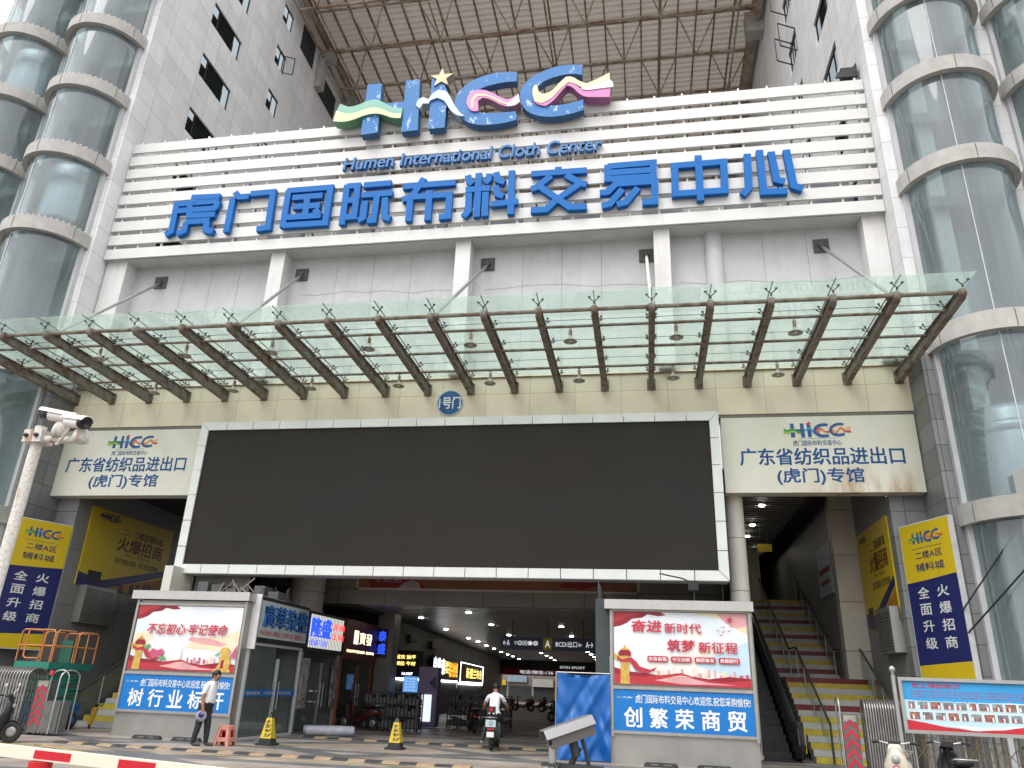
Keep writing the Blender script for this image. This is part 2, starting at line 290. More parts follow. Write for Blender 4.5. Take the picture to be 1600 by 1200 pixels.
LOGO={'letter_H':[[(-10.68,24.43),(-10.07,24.42),(-9.98,21.91),(-10.68,21.85)],[(-9.04,24.44),(-8.45,24.44),(-8.32,21.85),(-9.0,21.83)],[(-10.04,23.4),(-8.9,23.35),(-8.91,22.98),(-10.03,23.03)]],'letter_i':[[(-7.95,24.46),(-7.39,24.03),(-7.24,23.64),(-7.24,21.86),(-7.89,21.86)]],'letter_C':[[(-4.44,24.31),(-4.82,24.38),(-5.33,24.38),(-5.91,24.27),(-6.41,24.0),(-6.79,23.59),(-6.93,23.15),(-6.84,22.6),(-6.52,22.16),(-6.07,21.87),(-5.5,21.79),(-4.93,21.81),(-4.38,21.93),(-4.42,22.34),(-4.95,22.35),(-5.45,22.35),(-5.89,22.45),(-6.19,22.75),(-6.29,23.12),(-6.16,23.47),(-5.81,23.7),(-5.3,23.82),(-4.87,23.86),(-4.44,23.84)]],'letter_C2':[[(-1.85,24.35),(-2.31,24.43),(-2.87,24.41),(-3.44,24.23),(-3.94,23.93),(-4.21,23.55),(-4.3,23.11),(-4.22,22.61),(-3.92,22.23),(-3.53,22.01),(-2.98,21.9),(-2.36,21.96),(-1.81,22.12),(-1.81,22.62),(-2.36,22.49),(-2.91,22.44),(-3.41,22.55),(-3.66,22.81),(-3.74,23.18),(-3.64,23.48),(-3.29,23.76),(-2.8,23.92),(-2.3,23.97),(-1.86,23.85)]],'green':[[(-11.73,23.5),(-11.33,23.27),(-10.95,23.34),(-10.51,23.55),(-10.17,23.56),(-9.8,23.31),(-9.43,23.03),(-9.03,22.98),(-9.03,22.68),(-9.36,22.68),(-9.76,22.91),(-10.16,23.13),(-10.54,23.1),(-10.98,22.92),(-11.4,22.91),(-11.84,23.13)]],'lime':[[(-11.84,23.13),(-11.4,22.91),(-10.98,22.92),(-10.54,23.1),(-10.16,23.13),(-9.76,22.91),(-9.36,22.68),(-9.03,22.68),(-9.05,22.44),(-9.41,22.48),(-9.81,22.7),(-10.13,22.8),(-10.58,22.76),(-11.09,22.54),(-11.54,22.5),(-11.9,22.59)]],'sky':[[(-8.48,23.05),(-8.41,23.32),(-8.21,23.43),(-7.98,23.27),(-7.83,23.57),(-7.58,23.72),(-7.29,23.63),(-7.09,23.35),(-6.92,22.92),(-6.69,22.51),(-6.45,22.27),(-6.73,22.32),(-7.0,22.57),(-7.19,22.91),(-7.32,23.15),(-7.62,23.32),(-7.9,23.22),(-7.96,23.07),(-8.19,23.09),(-8.31,22.85)]],'pink':[[(-6.4,22.86),(-6.4,23.22),(-6.23,23.48),(-5.95,23.56),(-5.58,23.46),(-5.2,23.17),(-4.83,22.91),(-4.62,22.93),(-4.34,23.16),(-4.27,22.71),(-4.46,22.55),(-4.75,22.54),(-5.11,22.74),(-5.48,23.03),(-5.78,23.12),(-5.95,22.99),(-5.9,22.49),(-6.1,22.47),(-6.26,22.58)]],'cream1':[[(-6.22,22.66),(-6.24,23.07),(-6.04,23.34),(-5.64,23.29),(-5.27,23.06),(-4.83,22.74),(-4.47,22.7),(-4.54,22.62),(-4.86,22.66),(-5.3,22.96),(-5.65,23.2),(-5.96,23.2),(-6.12,23.01),(-6.11,22.6)]],'white1':[[(-4.75,22.7),(-4.53,22.89),(-4.33,23.1),(-4.27,22.73),(-4.46,22.56),(-4.78,22.56)]],'cream2':[[(-3.81,23.19),(-3.71,23.49),(-3.6,23.48),(-3.56,23.16),(-3.38,23.0),(-3.06,23.06),(-2.75,23.47),(-2.48,23.75),(-2.23,23.74),(-1.95,23.46),(-1.67,23.32),(-1.25,23.51),(-0.8,23.75),(-0.79,23.4),(-1.19,23.28),(-1.6,23.1),(-1.88,23.14),(-2.16,23.41),(-2.4,23.47),(-2.72,23.17),(-3.02,22.74),(-3.41,22.55),(-3.69,22.68)]],'white2':[[(-1.88,23.14),(-1.6,23.1),(-1.19,23.28),(-0.79,23.4),(-0.65,23.21),(-0.68,23.02),(-1.19,23.01),(-1.6,22.97),(-1.88,23.06)]],'pink2':[[(-1.88,23.06),(-1.6,22.97),(-1.19,23.01),(-0.78,23.03),(-0.8,22.57),(-1.33,22.63),(-1.74,22.68),(-1.98,22.88),(-2.23,23.24),(-2.44,23.34),(-2.68,23.05),(-2.95,22.64),(-3.26,22.41),(-3.62,22.55),(-3.78,22.8),(-3.69,22.68),(-3.41,22.55),(-3.02,22.74),(-2.72,23.17),(-2.4,23.47),(-2.16,23.41)]]}
# ---------------------------------------------------------------- ground
def paving():
    m,t,b,N,L=nodes('granite_paving'); setp(b,.55,0,.4)
    v=wpos(N,L); n=noise(N,L,v,.5,6,.65); n2=noise(N,L,v,14,3)
    br=N('ShaderNodeTexBrick'); br.offset=.5; br.inputs['Scale'].default_value=1; br.inputs['Brick Width'].default_value=.6; br.inputs['Row Height'].default_value=.6
    br.inputs['Mortar Size'].default_value=.006; br.inputs['Color1'].default_value=(.33,.275,.24,1); br.inputs['Color2'].default_value=(.40,.345,.30,1); br.inputs['Mortar'].default_value=(.13,.12,.11,1); L(v,br.inputs['Vector'])
    sp=N('ShaderNodeSeparateXYZ'); L(v,sp.inputs[0])
    def math_(op,a,bb):
        q=N('ShaderNodeMath'); q.operation=op
        for i,x in enumerate((a,bb)):
            if isinstance(x,(int,float)): q.inputs[i].default_value=x
            else: L(x,q.inputs[i])
        return q.outputs[0]
    def band(src,per,wd,off):
        a=math_('ADD',src,off); a=math_('PINGPONG',a,per/2); return math_('LESS_THAN',a,wd/2)
    x,y=sp.outputs[0],sp.outputs[1]
    d1=math_('ADD',math_('MULTIPLY',x,.75),y); d2=math_('SUBTRACT',math_('MULTIPLY',x,.75),y)
    k=math_('MAXIMUM',band(y,3.4,.55,.4),math_('MAXIMUM',band(d1,4.8,.8,1.1),band(d2,4.8,.8,.3)))
    br2=N('ShaderNodeTexBrick'); br2.offset=.5; br2.inputs['Scale'].default_value=1; br2.inputs['Brick Width'].default_value=.6; br2.inputs['Row Height'].default_value=.6
    br2.inputs['Mortar Size'].default_value=.006; br2.inputs['Color1'].default_value=(.135,.135,.137,1); br2.inputs['Color2'].default_value=(.165,.166,.168,1); br2.inputs['Mortar'].default_value=(.06,.06,.06,1); L(v,br2.inputs['Vector'])
    c=mix(N,L,k,br.outputs[0],br2.outputs[0])
    c=mix(N,L,ramp(N,L,n,.3,.7,(.62,.6,.58,1),(1,1,1,1)),(0,0,0),c); c=mix(N,L,ramp(N,L,n2,.3,.7,(.85,.85,.85,1),(1,1,1,1)),(0,0,0),c)
    L(c,b.inputs['Base Color']); r=ramp(N,L,n,.3,.7,(.35,.35,.35,1),(.65,.65,.65,1)); L(r,b.inputs['Roughness']); return m
MB().add([(-500,-400,0),(500,-400,0),(500,600,0),(-500,600,0)],[(0,1,2,3)]).build('ground',paving(),kind='structure')
YLINE=mat('worn_yellow_paint',(.52,.36,.1),.7,0,.4,6)
mk=MB()
def gline(mb,pts,wd,z=.004,mi=0): mb.stroke(pts,wd,G0,z,z,mi)
class _G: 
    def p(s,a,b,c=0): return Vector((a,b,c))
G0=_G()
gline(mk,[(-30,17.45),(-4,17.25),(9,17.1)],.09); gline(mk,[(-14.4,17.5),(-10.05,15.35),(-6,13.3)],.1)
gline(mk,[(-11.0,19.9),(-8.3,22.2),(-2.6,22.7)],.09)
mk.build('pavement_markings',YLINE,kind='structure')
# ---------------------------------------------------------------- generic wall with real openings
def wall(mb,fr,a0,a1,b0,b1,ops,depth=.18,mi=0,mr=None):
    A=sorted({a0,a1}|{o[0] for o in ops}|{o[1] for o in ops}); B=sorted({b0,b1}|{o[2] for o in ops}|{o[3] for o in ops})
    for i in range(len(A)-1):
        for j in range(len(B)-1):
            ca,cb=(A[i]+A[i+1])/2,(B[j]+B[j+1])/2
            if any(o[0]<ca<o[1] and o[2]<cb<o[3] for o in ops): continue
            mb.add([fr.p(A[i],B[j]),fr.p(A[i+1],B[j]),fr.p(A[i+1],B[j+1]),fr.p(A[i],B[j+1])],[(0,1,2,3)],mi)
    r=mi if mr is None else mr
    for o in ops:
        x0,x1,y0,y1=o; P=[(x0,y0),(x1,y0),(x1,y1),(x0,y1)]
        for k in range(4):
            a,b=P[k],P[(k+1)%4]
            mb.add([fr.p(*a,0),fr.p(*a,-depth),fr.p(*b,-depth),fr.p(*b,0)],[(0,1,2,3)],r)
FRAMEM=mat('dark_bronze_window_frame',(.05,.05,.055),.4,.3,.2,4)
BLIND=mat('grey_mesh_blind',(.10,.098,.10),.8,0,.2,8)
ROOM=mat('unlit_room',(.035,.036,.04),.9,0,.3,.8)
def window(parent,fr,x0,x1,y0,y1,splits,blind=None,open_=None):
    'frame + pane + optional blind set 10 cm into the wall; splits = mullion positions'
    f=MB(); t=.05
    for a in [x0+t/2]+splits+[x1-t/2]: f.fbox(fr,a-t/2,a+t/2,y0+t,y1-t,-.14,-.08)
    f.fbox(fr,x0,x1,y0,y0+t,-.14,-.08); f.fbox(fr,x0,x1,y1-t,y1,-.14,-.08)
    fo=f.build('window',FRAMEM,parent)
    g=MB(); g.add([fr.p(x0,y0,-.11),fr.p(x1,y0,-.11),fr.p(x1,y1,-.11),fr.p(x0,y1,-.11)],[(0,1,2,3)]); g.build('pane',WING,fo)
    k=MB(); k.add([fr.p(x0-.1,y0-.1,-.6),fr.p(x1+.1,y0-.1,-.6),fr.p(x1+.1,y1+.1,-.6),fr.p(x0-.1,y1+.1,-.6)],[(0,1,2,3)]); k.build('room_backing',ROOM,fo)
    if blind:
        q=MB(); q.add([fr.p(blind[0],y0+.05,-.13),fr.p(blind[1],y0+.05,-.13),fr.p(blind[1],y1-.05,-.13),fr.p(blind[0],y1-.05,-.13)],[(0,1,2,3)]); q.build('blind',BLIND,fo)
    if open_:   # a casement standing out from the wall on one jamb
        for (h,top) in open_:
            q=MB(); L=(x1-x0)*.5
            P=[fr.p(h,y0+.03,-.05),fr.p(h,y1-.03,-.05),fr.p(h+L*.45*top,y1-.03,L*.9),fr.p(h+L*.45*top,y0+.03,L*.9)]
            for i in range(4): q.bar(P[i],P[(i+1)%4],.05,.05)
            s=q.build('open_sash',FRAMEM,fo)
# ---------------------------------------------------------------- the two towers with glass lift shafts
FLOORS=[6.2,11.42,17.15,20.72,24.15,27.55,30.95,34.35,37.75]
SHAFTIN=mat('shaft_back_wall',(.64,.66,.67),.7,0,.25,.6,.3); SHAFTW=mat('shaft_white_column',(.62,.62,.61),.6,0,.1,2)
CARW=mat('lift_car_skin',(.50,.53,.55),.35,.5,.1,2)
BAND2=CONC
def tower(name,label,sx,XA,C,top,seed):
    'sx=-1: tower to the left (its inner side faces +X), sx=+1: mirror image'
    rnd=random.Random(seed)
    t=thing(name,label,'building',(XA+sx*6,30,0))
    side=FR((XA,0,0),90) if sx<0 else FR((XA,0,0),-90)
    sg=1 if sx<0 else -1     # a coordinate = sg*Y
    ops=[];W=[]
    def sy(y0,y1): return (min(sg*y0,sg*y1),max(sg*y0,sg*y1))
    if sx<0:
        for k,z0 in enumerate((19.2,22.6,26.02,29.47,32.9,36.32,39.74)):
            a=sy(25.9,28.65); ops.append((*a,z0,z0+1.4)); W.append((*a,z0,z0+1.4,[sy(26.5,28)[0],sy(26.5,28)[1]],sy(26.5,28),None))
            a=sy(31.92,33.2); ops.append((*a,z0,z0+1.36)); W.append((*a,z0,z0+1.36,[sg*32.55],None,[(sg*32.9,1)] if k in(5,) else None))
    else:
        for k,z0 in enumerate((18.9,22.2,25.66,29.1,32.5,35.95)):
            a=sy(25.4,27.85); ops.append((*a,z0,z0+1.4)); W.append((*a,z0,z0+1.4,[sg*26.1,sg*27.1],sy(26.1,27.1) if k!=2 else None,None))
            a=sy(30.85,32.85); ops.append((*a,z0-.35,z0+1.2)); W.append((*a,z0-.35,z0+1.2,[sg*31.8],None,[(sg*31.0,1),(sg*32.0,1)] if k in(4,5) else None))
    wl=MB(); wall(wl,side,*sy(24.06,70),17.0,top,ops,.16)
    wall(wl,side,*sy(22.5,24.06),11.5,top,[],.16)
    # front strips between and beside the shafts
    ff=FR((0,22.5,0),0); gr=1.53
    edges=[XA]+[e for c in C for e in ((c-sx*gr),(c+sx*gr))]
    strips=[(edges[0],edges[1]),(edges[2],edges[3]),(edges[4],edges[4]+sx*30)]
    for a,b in strips: wall(wl,ff,min(a,b),max(a,b),11.5,top,[],.1)
    wl.build('wall',WALLW,t)
    lo=MB()
    a,b=strips[0]
    wall(lo,side,*sy(22.5,24.2),0,11.5,[]); wall(lo,ff,min(a,b),max(a,b),0,11.5,[])
    for a,b in strips[1:]: wall(lo,ff,min(a,b),max(a,b),0,11.5,[])
    lo.build('lower_wall',TILE,t)
    for wd in W: window(t,side,wd[0],wd[1],wd[2],wd[3],wd[4],wd[5],wd[6])
    # white stone jamb strips beside the glass
    jb=MB()
    for c in C:
        for s_ in (-1,1):
            x=c+s_*(gr-.01); jb.box(min(x,x+s_*.14),max(x,x+s_*.14),22.34,22.52,0,top)
    jb.build('stone_jamb',PLAST,t)
    # shaft interiors
    for ci,c in enumerate(C):
        i=MB(); i.box(c-1.87,c+1.87,25.0,25.1,0,top); i.box(c-1.87,c-1.77,22.55,25,0,top); i.box(c+1.77,c+1.87,22.55,25,0,top); i.build('shaft_wall',SHAFTIN,t)
        q=MB(); q.box(c+.35*-sx,c+.35*-sx+.5,23.6,24.1,0,top,0); q.build('shaft_column',SHAFTW,t)
        q=MB()
        for dx in (-.95,-.82,.78,.9,1.05): q.box(c+dx-.03,c+dx+.03,23.3,23.38,0,top)
        for z in FLOORS: q.box(c-1.8,c+1.8,23.3,24.8,z+.05,z+.45)
        q.build('guide_rail',mat('dull_dark_steel',(.14,.145,.15),.5,.5,.2,3),t)
        q=MB()
        for dx in (-.1,0,.1,.2): q.tube([(c+dx+.3*sx,22.6,0),(c+dx+.3*sx,22.6,top)],.012,5)
        q.build('lift_cable',BLACK,t)
        zc={0:18.3,1:25.0}[ci] if sx<0 else {0:6.9,1:21.6}[ci]
        q=MB(); q.lathe([(0,zc),(.95,zc),(1.0,zc+.15),(1.0,zc+2.5),(.9,zc+2.7),(0,zc+2.75)],(c+.1,22.7,0),28,a0=PI,a1=2*PI); 
        q.lathe([(1.02,zc+1.9),(1.03,zc+1.9),(1.03,zc+2.2),(1.02,zc+2.2)],(c+.1,22.7,0),28,a0=PI,a1=2*PI)
        q.build('lift_car',CARW,t)
        # curved glass, one piece per storey, with a thin vertical joint
        zz=[0.0]+FLOORS+[top]
        for k in range(len(zz)-1):
            z0=zz[k]+(.55 if k else 0); z1=zz[k+1]
            if z0>=top: break
            q=MB(); n=36
            pts=[(c+gr*math.cos(PI+PI*j/n),22.5+gr*math.sin(PI+PI*j/n)) for j in range(n+1)]
            q.add([(x,y,z) for z in (z0,z1) for x,y in pts],[(j,j+1,n+1+j+1,n+1+j) for j in range(n)],0,True); g=q.build('curved_glass',CURT,t)
            q=MB()
            for jx in (PI*1.42,): q.box(c+(gr+.01)*math.cos(jx)-.015,c+(gr+.01)*math.cos(jx)+.015,22.5+(gr+.012)*math.sin(jx)-.012,22.5+(gr+.012)*math.sin(jx),z0,z1)
            q.build('glazing_joint',mat('pale_sealant',(.55,.56,.56),.6),g)
        for z in FLOORS:
            h=.56 if z!=11.42 else .6
            q=MB(); rb=1.78; n=40
            PRF=[(gr-.06,z+.06),(rb-.2,z+.05),(rb-.2,z),(rb,z),(rb,z+h),(gr-.06,z+h+.02)]
            for a_,b_ in zip(PRF,PRF[1:]): q.lathe([a_,b_],(c,22.5,0),n,a0=PI,a1=2*PI)
            for e in (-1,1):   # flat ends against the wall
                x0,x1=sorted((c+e*(gr-.06),c+e*rb)); q.add([(x0,22.497,z+.03),(x1,22.497,z+.03),(x1,22.497,z+h-.03),(x0,22.497,z+h-.03)],[(0,1,2,3)])
            bnd=q.build('concrete_ring_band',BAND2,t)
            q=MB()
            for a in (PI*1.13,PI*1.5 if sx>0 else PI*1.47,PI*1.87):
                x,y=c+(rb+.001)*math.cos(a),22.5+(rb+.001)*math.sin(a); tx,ty=-math.sin(a),math.cos(a)
                q.bar((x,y,z+.03),(x,y,z+h-.03),.02,.012,up=(tx,ty,0))
            q.build('band_joint',mat('dark_joint',(.06,.055,.05),.9),bnd)
            if sx<0 and z>14:
                q=MB()
                for j in range(26):
                    a=PI+PI*(j+.5)/26; q.lathe([(0,.0),(.035,.02),(.04,.05),(.02,.085),(0,.09)],(c+(rb-.06)*math.cos(a),22.5+(rb-.06)*math.sin(a),z+h),6)
                q.build('edge_bulb',mat('cloudy_bulb',(.55,.53,.5),.3,0,.2,9),bnd)
    return t
TL=tower('lift_tower_building','pale panelled tower with glass lift shafts, small bulbs edging its concrete rings','building' and -1,-21.25,(-23.2,-26.98),58,3)
TR=tower('lift_tower_building','pale panelled tower with glass lift shafts, its concrete rings bare of bulbs','building' and 1,8.39,(10.38,14.15),52,5)
# concrete brackets and dark openings under the roof on the left tower's inner wall
q=MB()
for y0,y1,z0,z1 in ((34.4,36.3,39.9,42.0),(37.6,40.2,39.0,40.9)):
    q.box(-21.24,-21.225,y0,y1,z0,z1)
q.build('dark_opening',ROOM,TL)
for y in (36.9,41.2): q=MB(); q.box(-21.2,-20.2,y,y+.6,41.3,42.0); q.box(-21.2,-20.8,y,y+.6,39.0,41.3); q.build('roof_bracket',mat('grey_bracket',(.40,.39,.36),.8,0,.15,2,.3),TL)
for y in (37.5,45): q=MB(); q.box(7.3,8.36,y,y+.8,40.6,42.2); q.build('roof_bracket',MATS['grey_bracket'],TR)
# ---------------------------------------------------------------- space-frame roof over the court
t=thing('space_frame_roof','brown corrugated roof on a rusty pipe space frame spanning the court between the towers','roof',(-6,60,42))
RZ=43.5; y0,y1,xa,xb=31.2,96,-20.85,8.0
q=MB(); n=int((y1-y0)/.46); vs=[];fs=[]
for i in range(n+1):
    y=y0+i*.46
    for dy,dz in ((0,0),(.13,0),(.2,.11),(.36,.11),(.43,0)): vs+=[(xa-.3,y+dy,RZ+dz),(xb+.2,y+dy,RZ+dz)]
m=len(vs)//2; fs=[(2*i,2*i+1,2*i+3,2*i+2) for i in range(m-1)]
q.add(vs,fs); RS=mat('grimy_roof_sheet',(.40,.375,.34),.75,0,.22,.5,.3,dirt=(.2,.16,.12)); tt=RS.node_tree; bs=tt.nodes['Principled BSDF']; tl=tt.nodes.new('ShaderNodeBsdfTranslucent'); tl.inputs[0].default_value=(.55,.5,.44,1); ms=tt.nodes.new('ShaderNodeMixShader'); ms.inputs[0].default_value=.17
tt.links.new(bs.outputs[0],ms.inputs[1]); tt.links.new(tl.outputs[0],ms.inputs[2]); tt.links.new(ms.outputs[0],tt.nodes['Material Output'].inputs['Surface'])
q.build('corrugated_sheet',RS,t)
PIPE=rusty('rusty_roof_pipe',(.52,.45,.37),(.30,.18,.11),.42,.62,.9)
xs=[xa+i*(xb-xa)/12 for i in range(13)]; ys=[y0+i*3.5 for i in range(int((y1-y0)/3.5)+1)]
q=MB()
for k in range(25): x=xa+k*(xb-xa)/24; q.box(x-.05,x+.05,y0,y1,RZ-.2,RZ-.03)
q.build('purlin',rusty('brown_purlin',(.40,.32,.25),(.26,.17,.12),.4,.6,1),t)
q=MB()
for y in ys: q.tube([(xa,y,RZ-.3),(xb,y,RZ-.3)],.07,6)
q.build('top_chord',PIPE,t)
zb=41.55; xm=[(xs[i]+xs[i+1])/2 for i in range(12)]; ym=[(ys[i]+ys[i+1])/2 for i in range(len(ys)-1)]
q=MB()
for y in ym: q.tube([(xa,y,zb),(xb,y,zb)],.085,6)
for x in (xm[0],xm[3],xm[6],xm[9],xm[11]): q.tube([(x,y0,zb),(x,y1,zb)],.06,6)
q.build('bottom_chord',PIPE,t)
q=MB()
for i,x in enumerate(xm):
    for j,y in enumerate(ym):
        if (i+j)%2: continue
        for a in (0,1):
            for b in (0,1): q.tube([(x,y,zb),(xs[i+a],ys[j+b],RZ-.3)],.045,5,cap=False)
q.build('diagonal_brace',PIPE,t)
q=MB(); q.box(xa-.12,xa+.12,y0,y1,RZ-.9,RZ-.55); q.box(xa-.06,xa+.06,y0,y1,zb-.1,zb+.1); q.box(xb-.15,xb+.15,y0,y1,zb-.2,RZ-.2)
q.build('edge_beam',PIPE,t)
# ---------------------------------------------------------------- entrance facade between the towers
t=FAC=thing('entrance_facade','cream fascia and recessed white wall of the entrance between both towers','building',(-6.4,24,0))
q=MB(); q.box(-21.25,8.39,23.75,24.6,10.08,11.75); q.build('fascia',BEIGE,t)
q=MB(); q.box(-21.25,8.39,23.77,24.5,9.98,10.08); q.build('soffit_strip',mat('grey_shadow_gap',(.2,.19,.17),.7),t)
q=MB(); q.box(-21.25,8.39,24.06,24.4,11.75,17.9); q.build('recessed_wall',PLAST,t)
PW=mat('pillar_white_plaster',(.66,.66,.66),.75,0,.1,1.3,.42,dirt=(.5,.38,.2))
q=MB(); q.box(-21.25,8.39,23.3,24.9,17.08,17.34); q.build('soffit',PLAST,t)
for a,b in ((-21.2,-20.28),(-14.02,-13.45),(-6.62,-6.05),(.64,1.2),(7.66,8.37)):
    q=MB(); q.box(a,b,23.42,24.06,11.75,17.08); q.build('pillar',PW,t)
q=MB(); q.tube([(2.75,24.1,11.75),(2.75,24.1,17.08)],.33,20); q.build('round_pilaster',PLAST,t)
q=MB(); q.box(-21.25,8.39,27.6,28,17.3,21.6); q.box(-21.25,8.39,24.4,27.6,17.34,17.5); q.build('court_parapet',CONCL,t)
for i in range(9): x=-19.5+i*3.3; q=MB(); q.box(x,x+1.6,26.4,26.8,18.2,20.9); q.build('roof_plant',mat('roof_plant_grey',(.22,.23,.25),.7,0,.4,1),t)
CRK=mat('hairline_crack',(.22,.21,.2),.9)
q=MB(); fw_=FR((0,24.06,0),0); rr=random.Random(4)
for a,b,z in ((-19.3,-14.4,15.1),(-13,-7,15.5),(-5.6,.2,15.3),(1.5,7.4,15.2)):
    pts=[(a,z)]
    while pts[-1][0]<b: pts.append((pts[-1][0]+rr.uniform(.3,.9),pts[-1][1]+rr.uniform(-.12,.12)))
    q.stroke(pts,.018,fw_,.003,.003)
    for k in range(1,4): x=a+(b-a)*k/4; q.stroke([(x,11.8),(x,17.0)],.014,fw_,.004,.004)
q.build('wall_crack',CRK,t)
# ---------------------------------------------------------------- slatted sign board with 3D lettering
t=SB=thing('slatted_sign_board','wide white slatted sign board carrying large blue characters across the facade','sign board',(-6.4,23.2,17))
pit=(23.0-17.07)/9
for i in range(9):
    q=MB(); z=17.07+i*pit
    q.box(-21.22,8.37,23.16,23.2,z,z+.455); q.box(-21.22,8.37,23.2,23.235,z,z+.02); q.box(-21.22,8.37,23.2,23.235,z+.435,z+.455)
    for k in range(1,8): x=-21.22+k*3.7; q.box(x-.006,x+.006,23.156,23.16,z,z+.455,1)
    q.build('slat',[WHITE,MATS['pale_sealant']],t)
for k in range(29):
    q=MB(); x=-20.9+k*1.037; q.box(x-.035,x+.035,23.236,23.3,17.1,22.97); q.build('upright',WHITE,t)
for k in range(6):
    q=MB(); x=-19+k*5; q.bar((x,23.4,22.6),(x,26.8,19.4),.08,.08); q.bar((x,23.4,17.6),(x,26.8,17.6),.08,.08); q.build('back_brace',CONCL,t); q=MB(); q.bar((x+2.2,23.5,18),(x+2.2,23.5,22.8),.1,.1); q.build('back_brace',CONCL,t)
fs_=FR((0,23.14,0),0)
for ch,ss in CHARS:
    q=MB()
    for i,s_ in enumerate(ss): q.stroke(s_,.25,fs_,.02+.0004*i,.21+.003*i)
    q.build('character',BLUE,t)
q=MB(); q.text('Humen International Cloth Center',fs_,-11.36,-1.18,20.4,20.98,.03,0,.02,.16,.12); q.build('english_lettering',BLUEF,t)
q=MB()
for x0,x1,z in ((-10.6,-9.9,22.0),(-8.4,-8.2,21.9),(-7.0,-6.7,22.1),(-3.1,-2.9,22)):
    q.box(x0,x1,23.2,23.6,z-.9,z)
q.build('emblem_bracket',CONCL,t)
# ---------------------------------------------------------------- HiCC emblem
t=thing('colourful_emblem','large faded blue letters laced with wavy coloured ribbons and a gold star','emblem',(-6.5,22.9,21.6))
fe=FR((0,22.7,0),0)
def paintpeel(name,col,chip=(.45,.62,.82)):
    m,tt,b,N,L=nodes(name); setp(b,.5,0,.3)
    n=noise(N,L,wpos(N,L,(1,1,.55)),2.6,9,.75); g=N('ShaderNodeNewGeometry'); 
    c=mix(N,L,ramp(N,L,n,.565,.60),col,chip); n2=noise(N,L,wpos(N,L),1,4); c=mix(N,L,ramp(N,L,n2,.3,.7,(.82,.82,.82,1),(1,1,1,1)),(0,0,0),c)
    L(c,b.inputs['Base Color']); MATS[name]=m; return m
PEEL=paintpeel('peeling_blue_paint',(.035,.18,.47)); EDGE=mat('letter_return_blue',(.045,.12,.26),.6,0,.2,3)
def ribbon(name,key,col,c1,c0=.0,side=None):
    q=MB(); 
    for k in (key if isinstance(key,list) else [key]):
        for p in LOGO[k]: q.prism(smooth(p),fe,c0-.34,c1,0,1)
    return q.build(name,[mat(name+'_'+str(key)+'_paint',col,.45,0,.1,3),mat(name+'_'+str(key)+'_return',side or [x*.6 for x in col],.6,0,.1,3)],t)
for k in ('letter_H','letter_i','letter_C','letter_C2'):
    q=MB()
    for i,p in enumerate(LOGO[k]): q.prism(smooth(p) if 'C' in k else p,fe,-.34,.0+(-.03 if i==2 else 0),0,1)
    q.build('letter',[PEEL,EDGE],t)
ribbon('ribbon','green',(.19,.42,.33),.06); ribbon('ribbon','lime',(.58,.64,.38),.10,side=(.12,.28,.16))
ribbon('ribbon','sky',(.52,.66,.86),.08,side=(.35,.42,.5)); ribbon('ribbon','pink',(.66,.22,.47),.06,side=(.35,.2,.28))
ribbon('ribbon_stripe','cream1',(.75,.58,.38),.075); ribbon('ribbon_tail','white1',(.8,.78,.78),.085)
ribbon('ribbon','pink2',(.60,.20,.45),.06,side=(.34,.12,.26)); ribbon('ribbon_stripe','cream2',(.76,.62,.42),.08,side=(.5,.4,.3)); ribbon('ribbon_tail','white2',(.82,.8,.78),.09)
q=MB(); q.prism([(-7.52+(.5 if k%2==0 else .2)*math.sin(k*PI/5),24.36+(.5 if k%2==0 else .2)*math.cos(k*PI/5)) for k in range(10)],fe,-.35,.06,0,1)
q.build('star',[mat('gold_star_paint',(.72,.55,.33),.5,0,.12,4),mat('star_return',(.33,.26,.22),.6)],t)
LCX,LCZ=-6.35,23.0; LW=11.3
def mini_logo(q,fr,cx,cz,wd,c,idx):
    'flat print of the same emblem; idx = material slots (blue, green, lime, sky, red, gold)'
    k=wd/LW
    def pr(key,mi,dc):
        for p in LOGO[key]: q.prism([(cx+(a-LCX)*k,cz+(b-LCZ)*k*1.0) for a,b in p],fr,c+dc,c+dc,mi)
    for key in ('letter_H','letter_i','letter_C','letter_C2'): pr(key,idx[0],.001*(1+['letter_H','letter_i','letter_C','letter_C2'].index(key)))
    pr('green',idx[1],.006);pr('lime',idx[2],.007);pr('sky',idx[3],.006);pr('pink',idx[4],.006);pr('cream1',idx[5],.007);pr('pink2',idx[4],.006);pr('cream2',idx[5],.007)
    q.prism([(cx+(-7.52-LCX)*k+k*(.5 if j%2==0 else .2)*math.sin(j*PI/5),cz+(24.36-LCZ)*k+k*(.5 if j%2==0 else .2)*math.cos(j*PI/5)) for j in range(10)],fr,c+.008,c+.008,idx[4])
LOGOM=[mat('logo_blue',(.03,.10,.27),.5),mat('logo_green',(.05,.28,.07),.5),mat('logo_lime',(.35,.5,.1),.5),mat('logo_sky',(.05,.3,.6),.5),mat('logo_red',(.6,.06,.05),.5),mat('logo_gold',(.75,.4,.1),.5)]
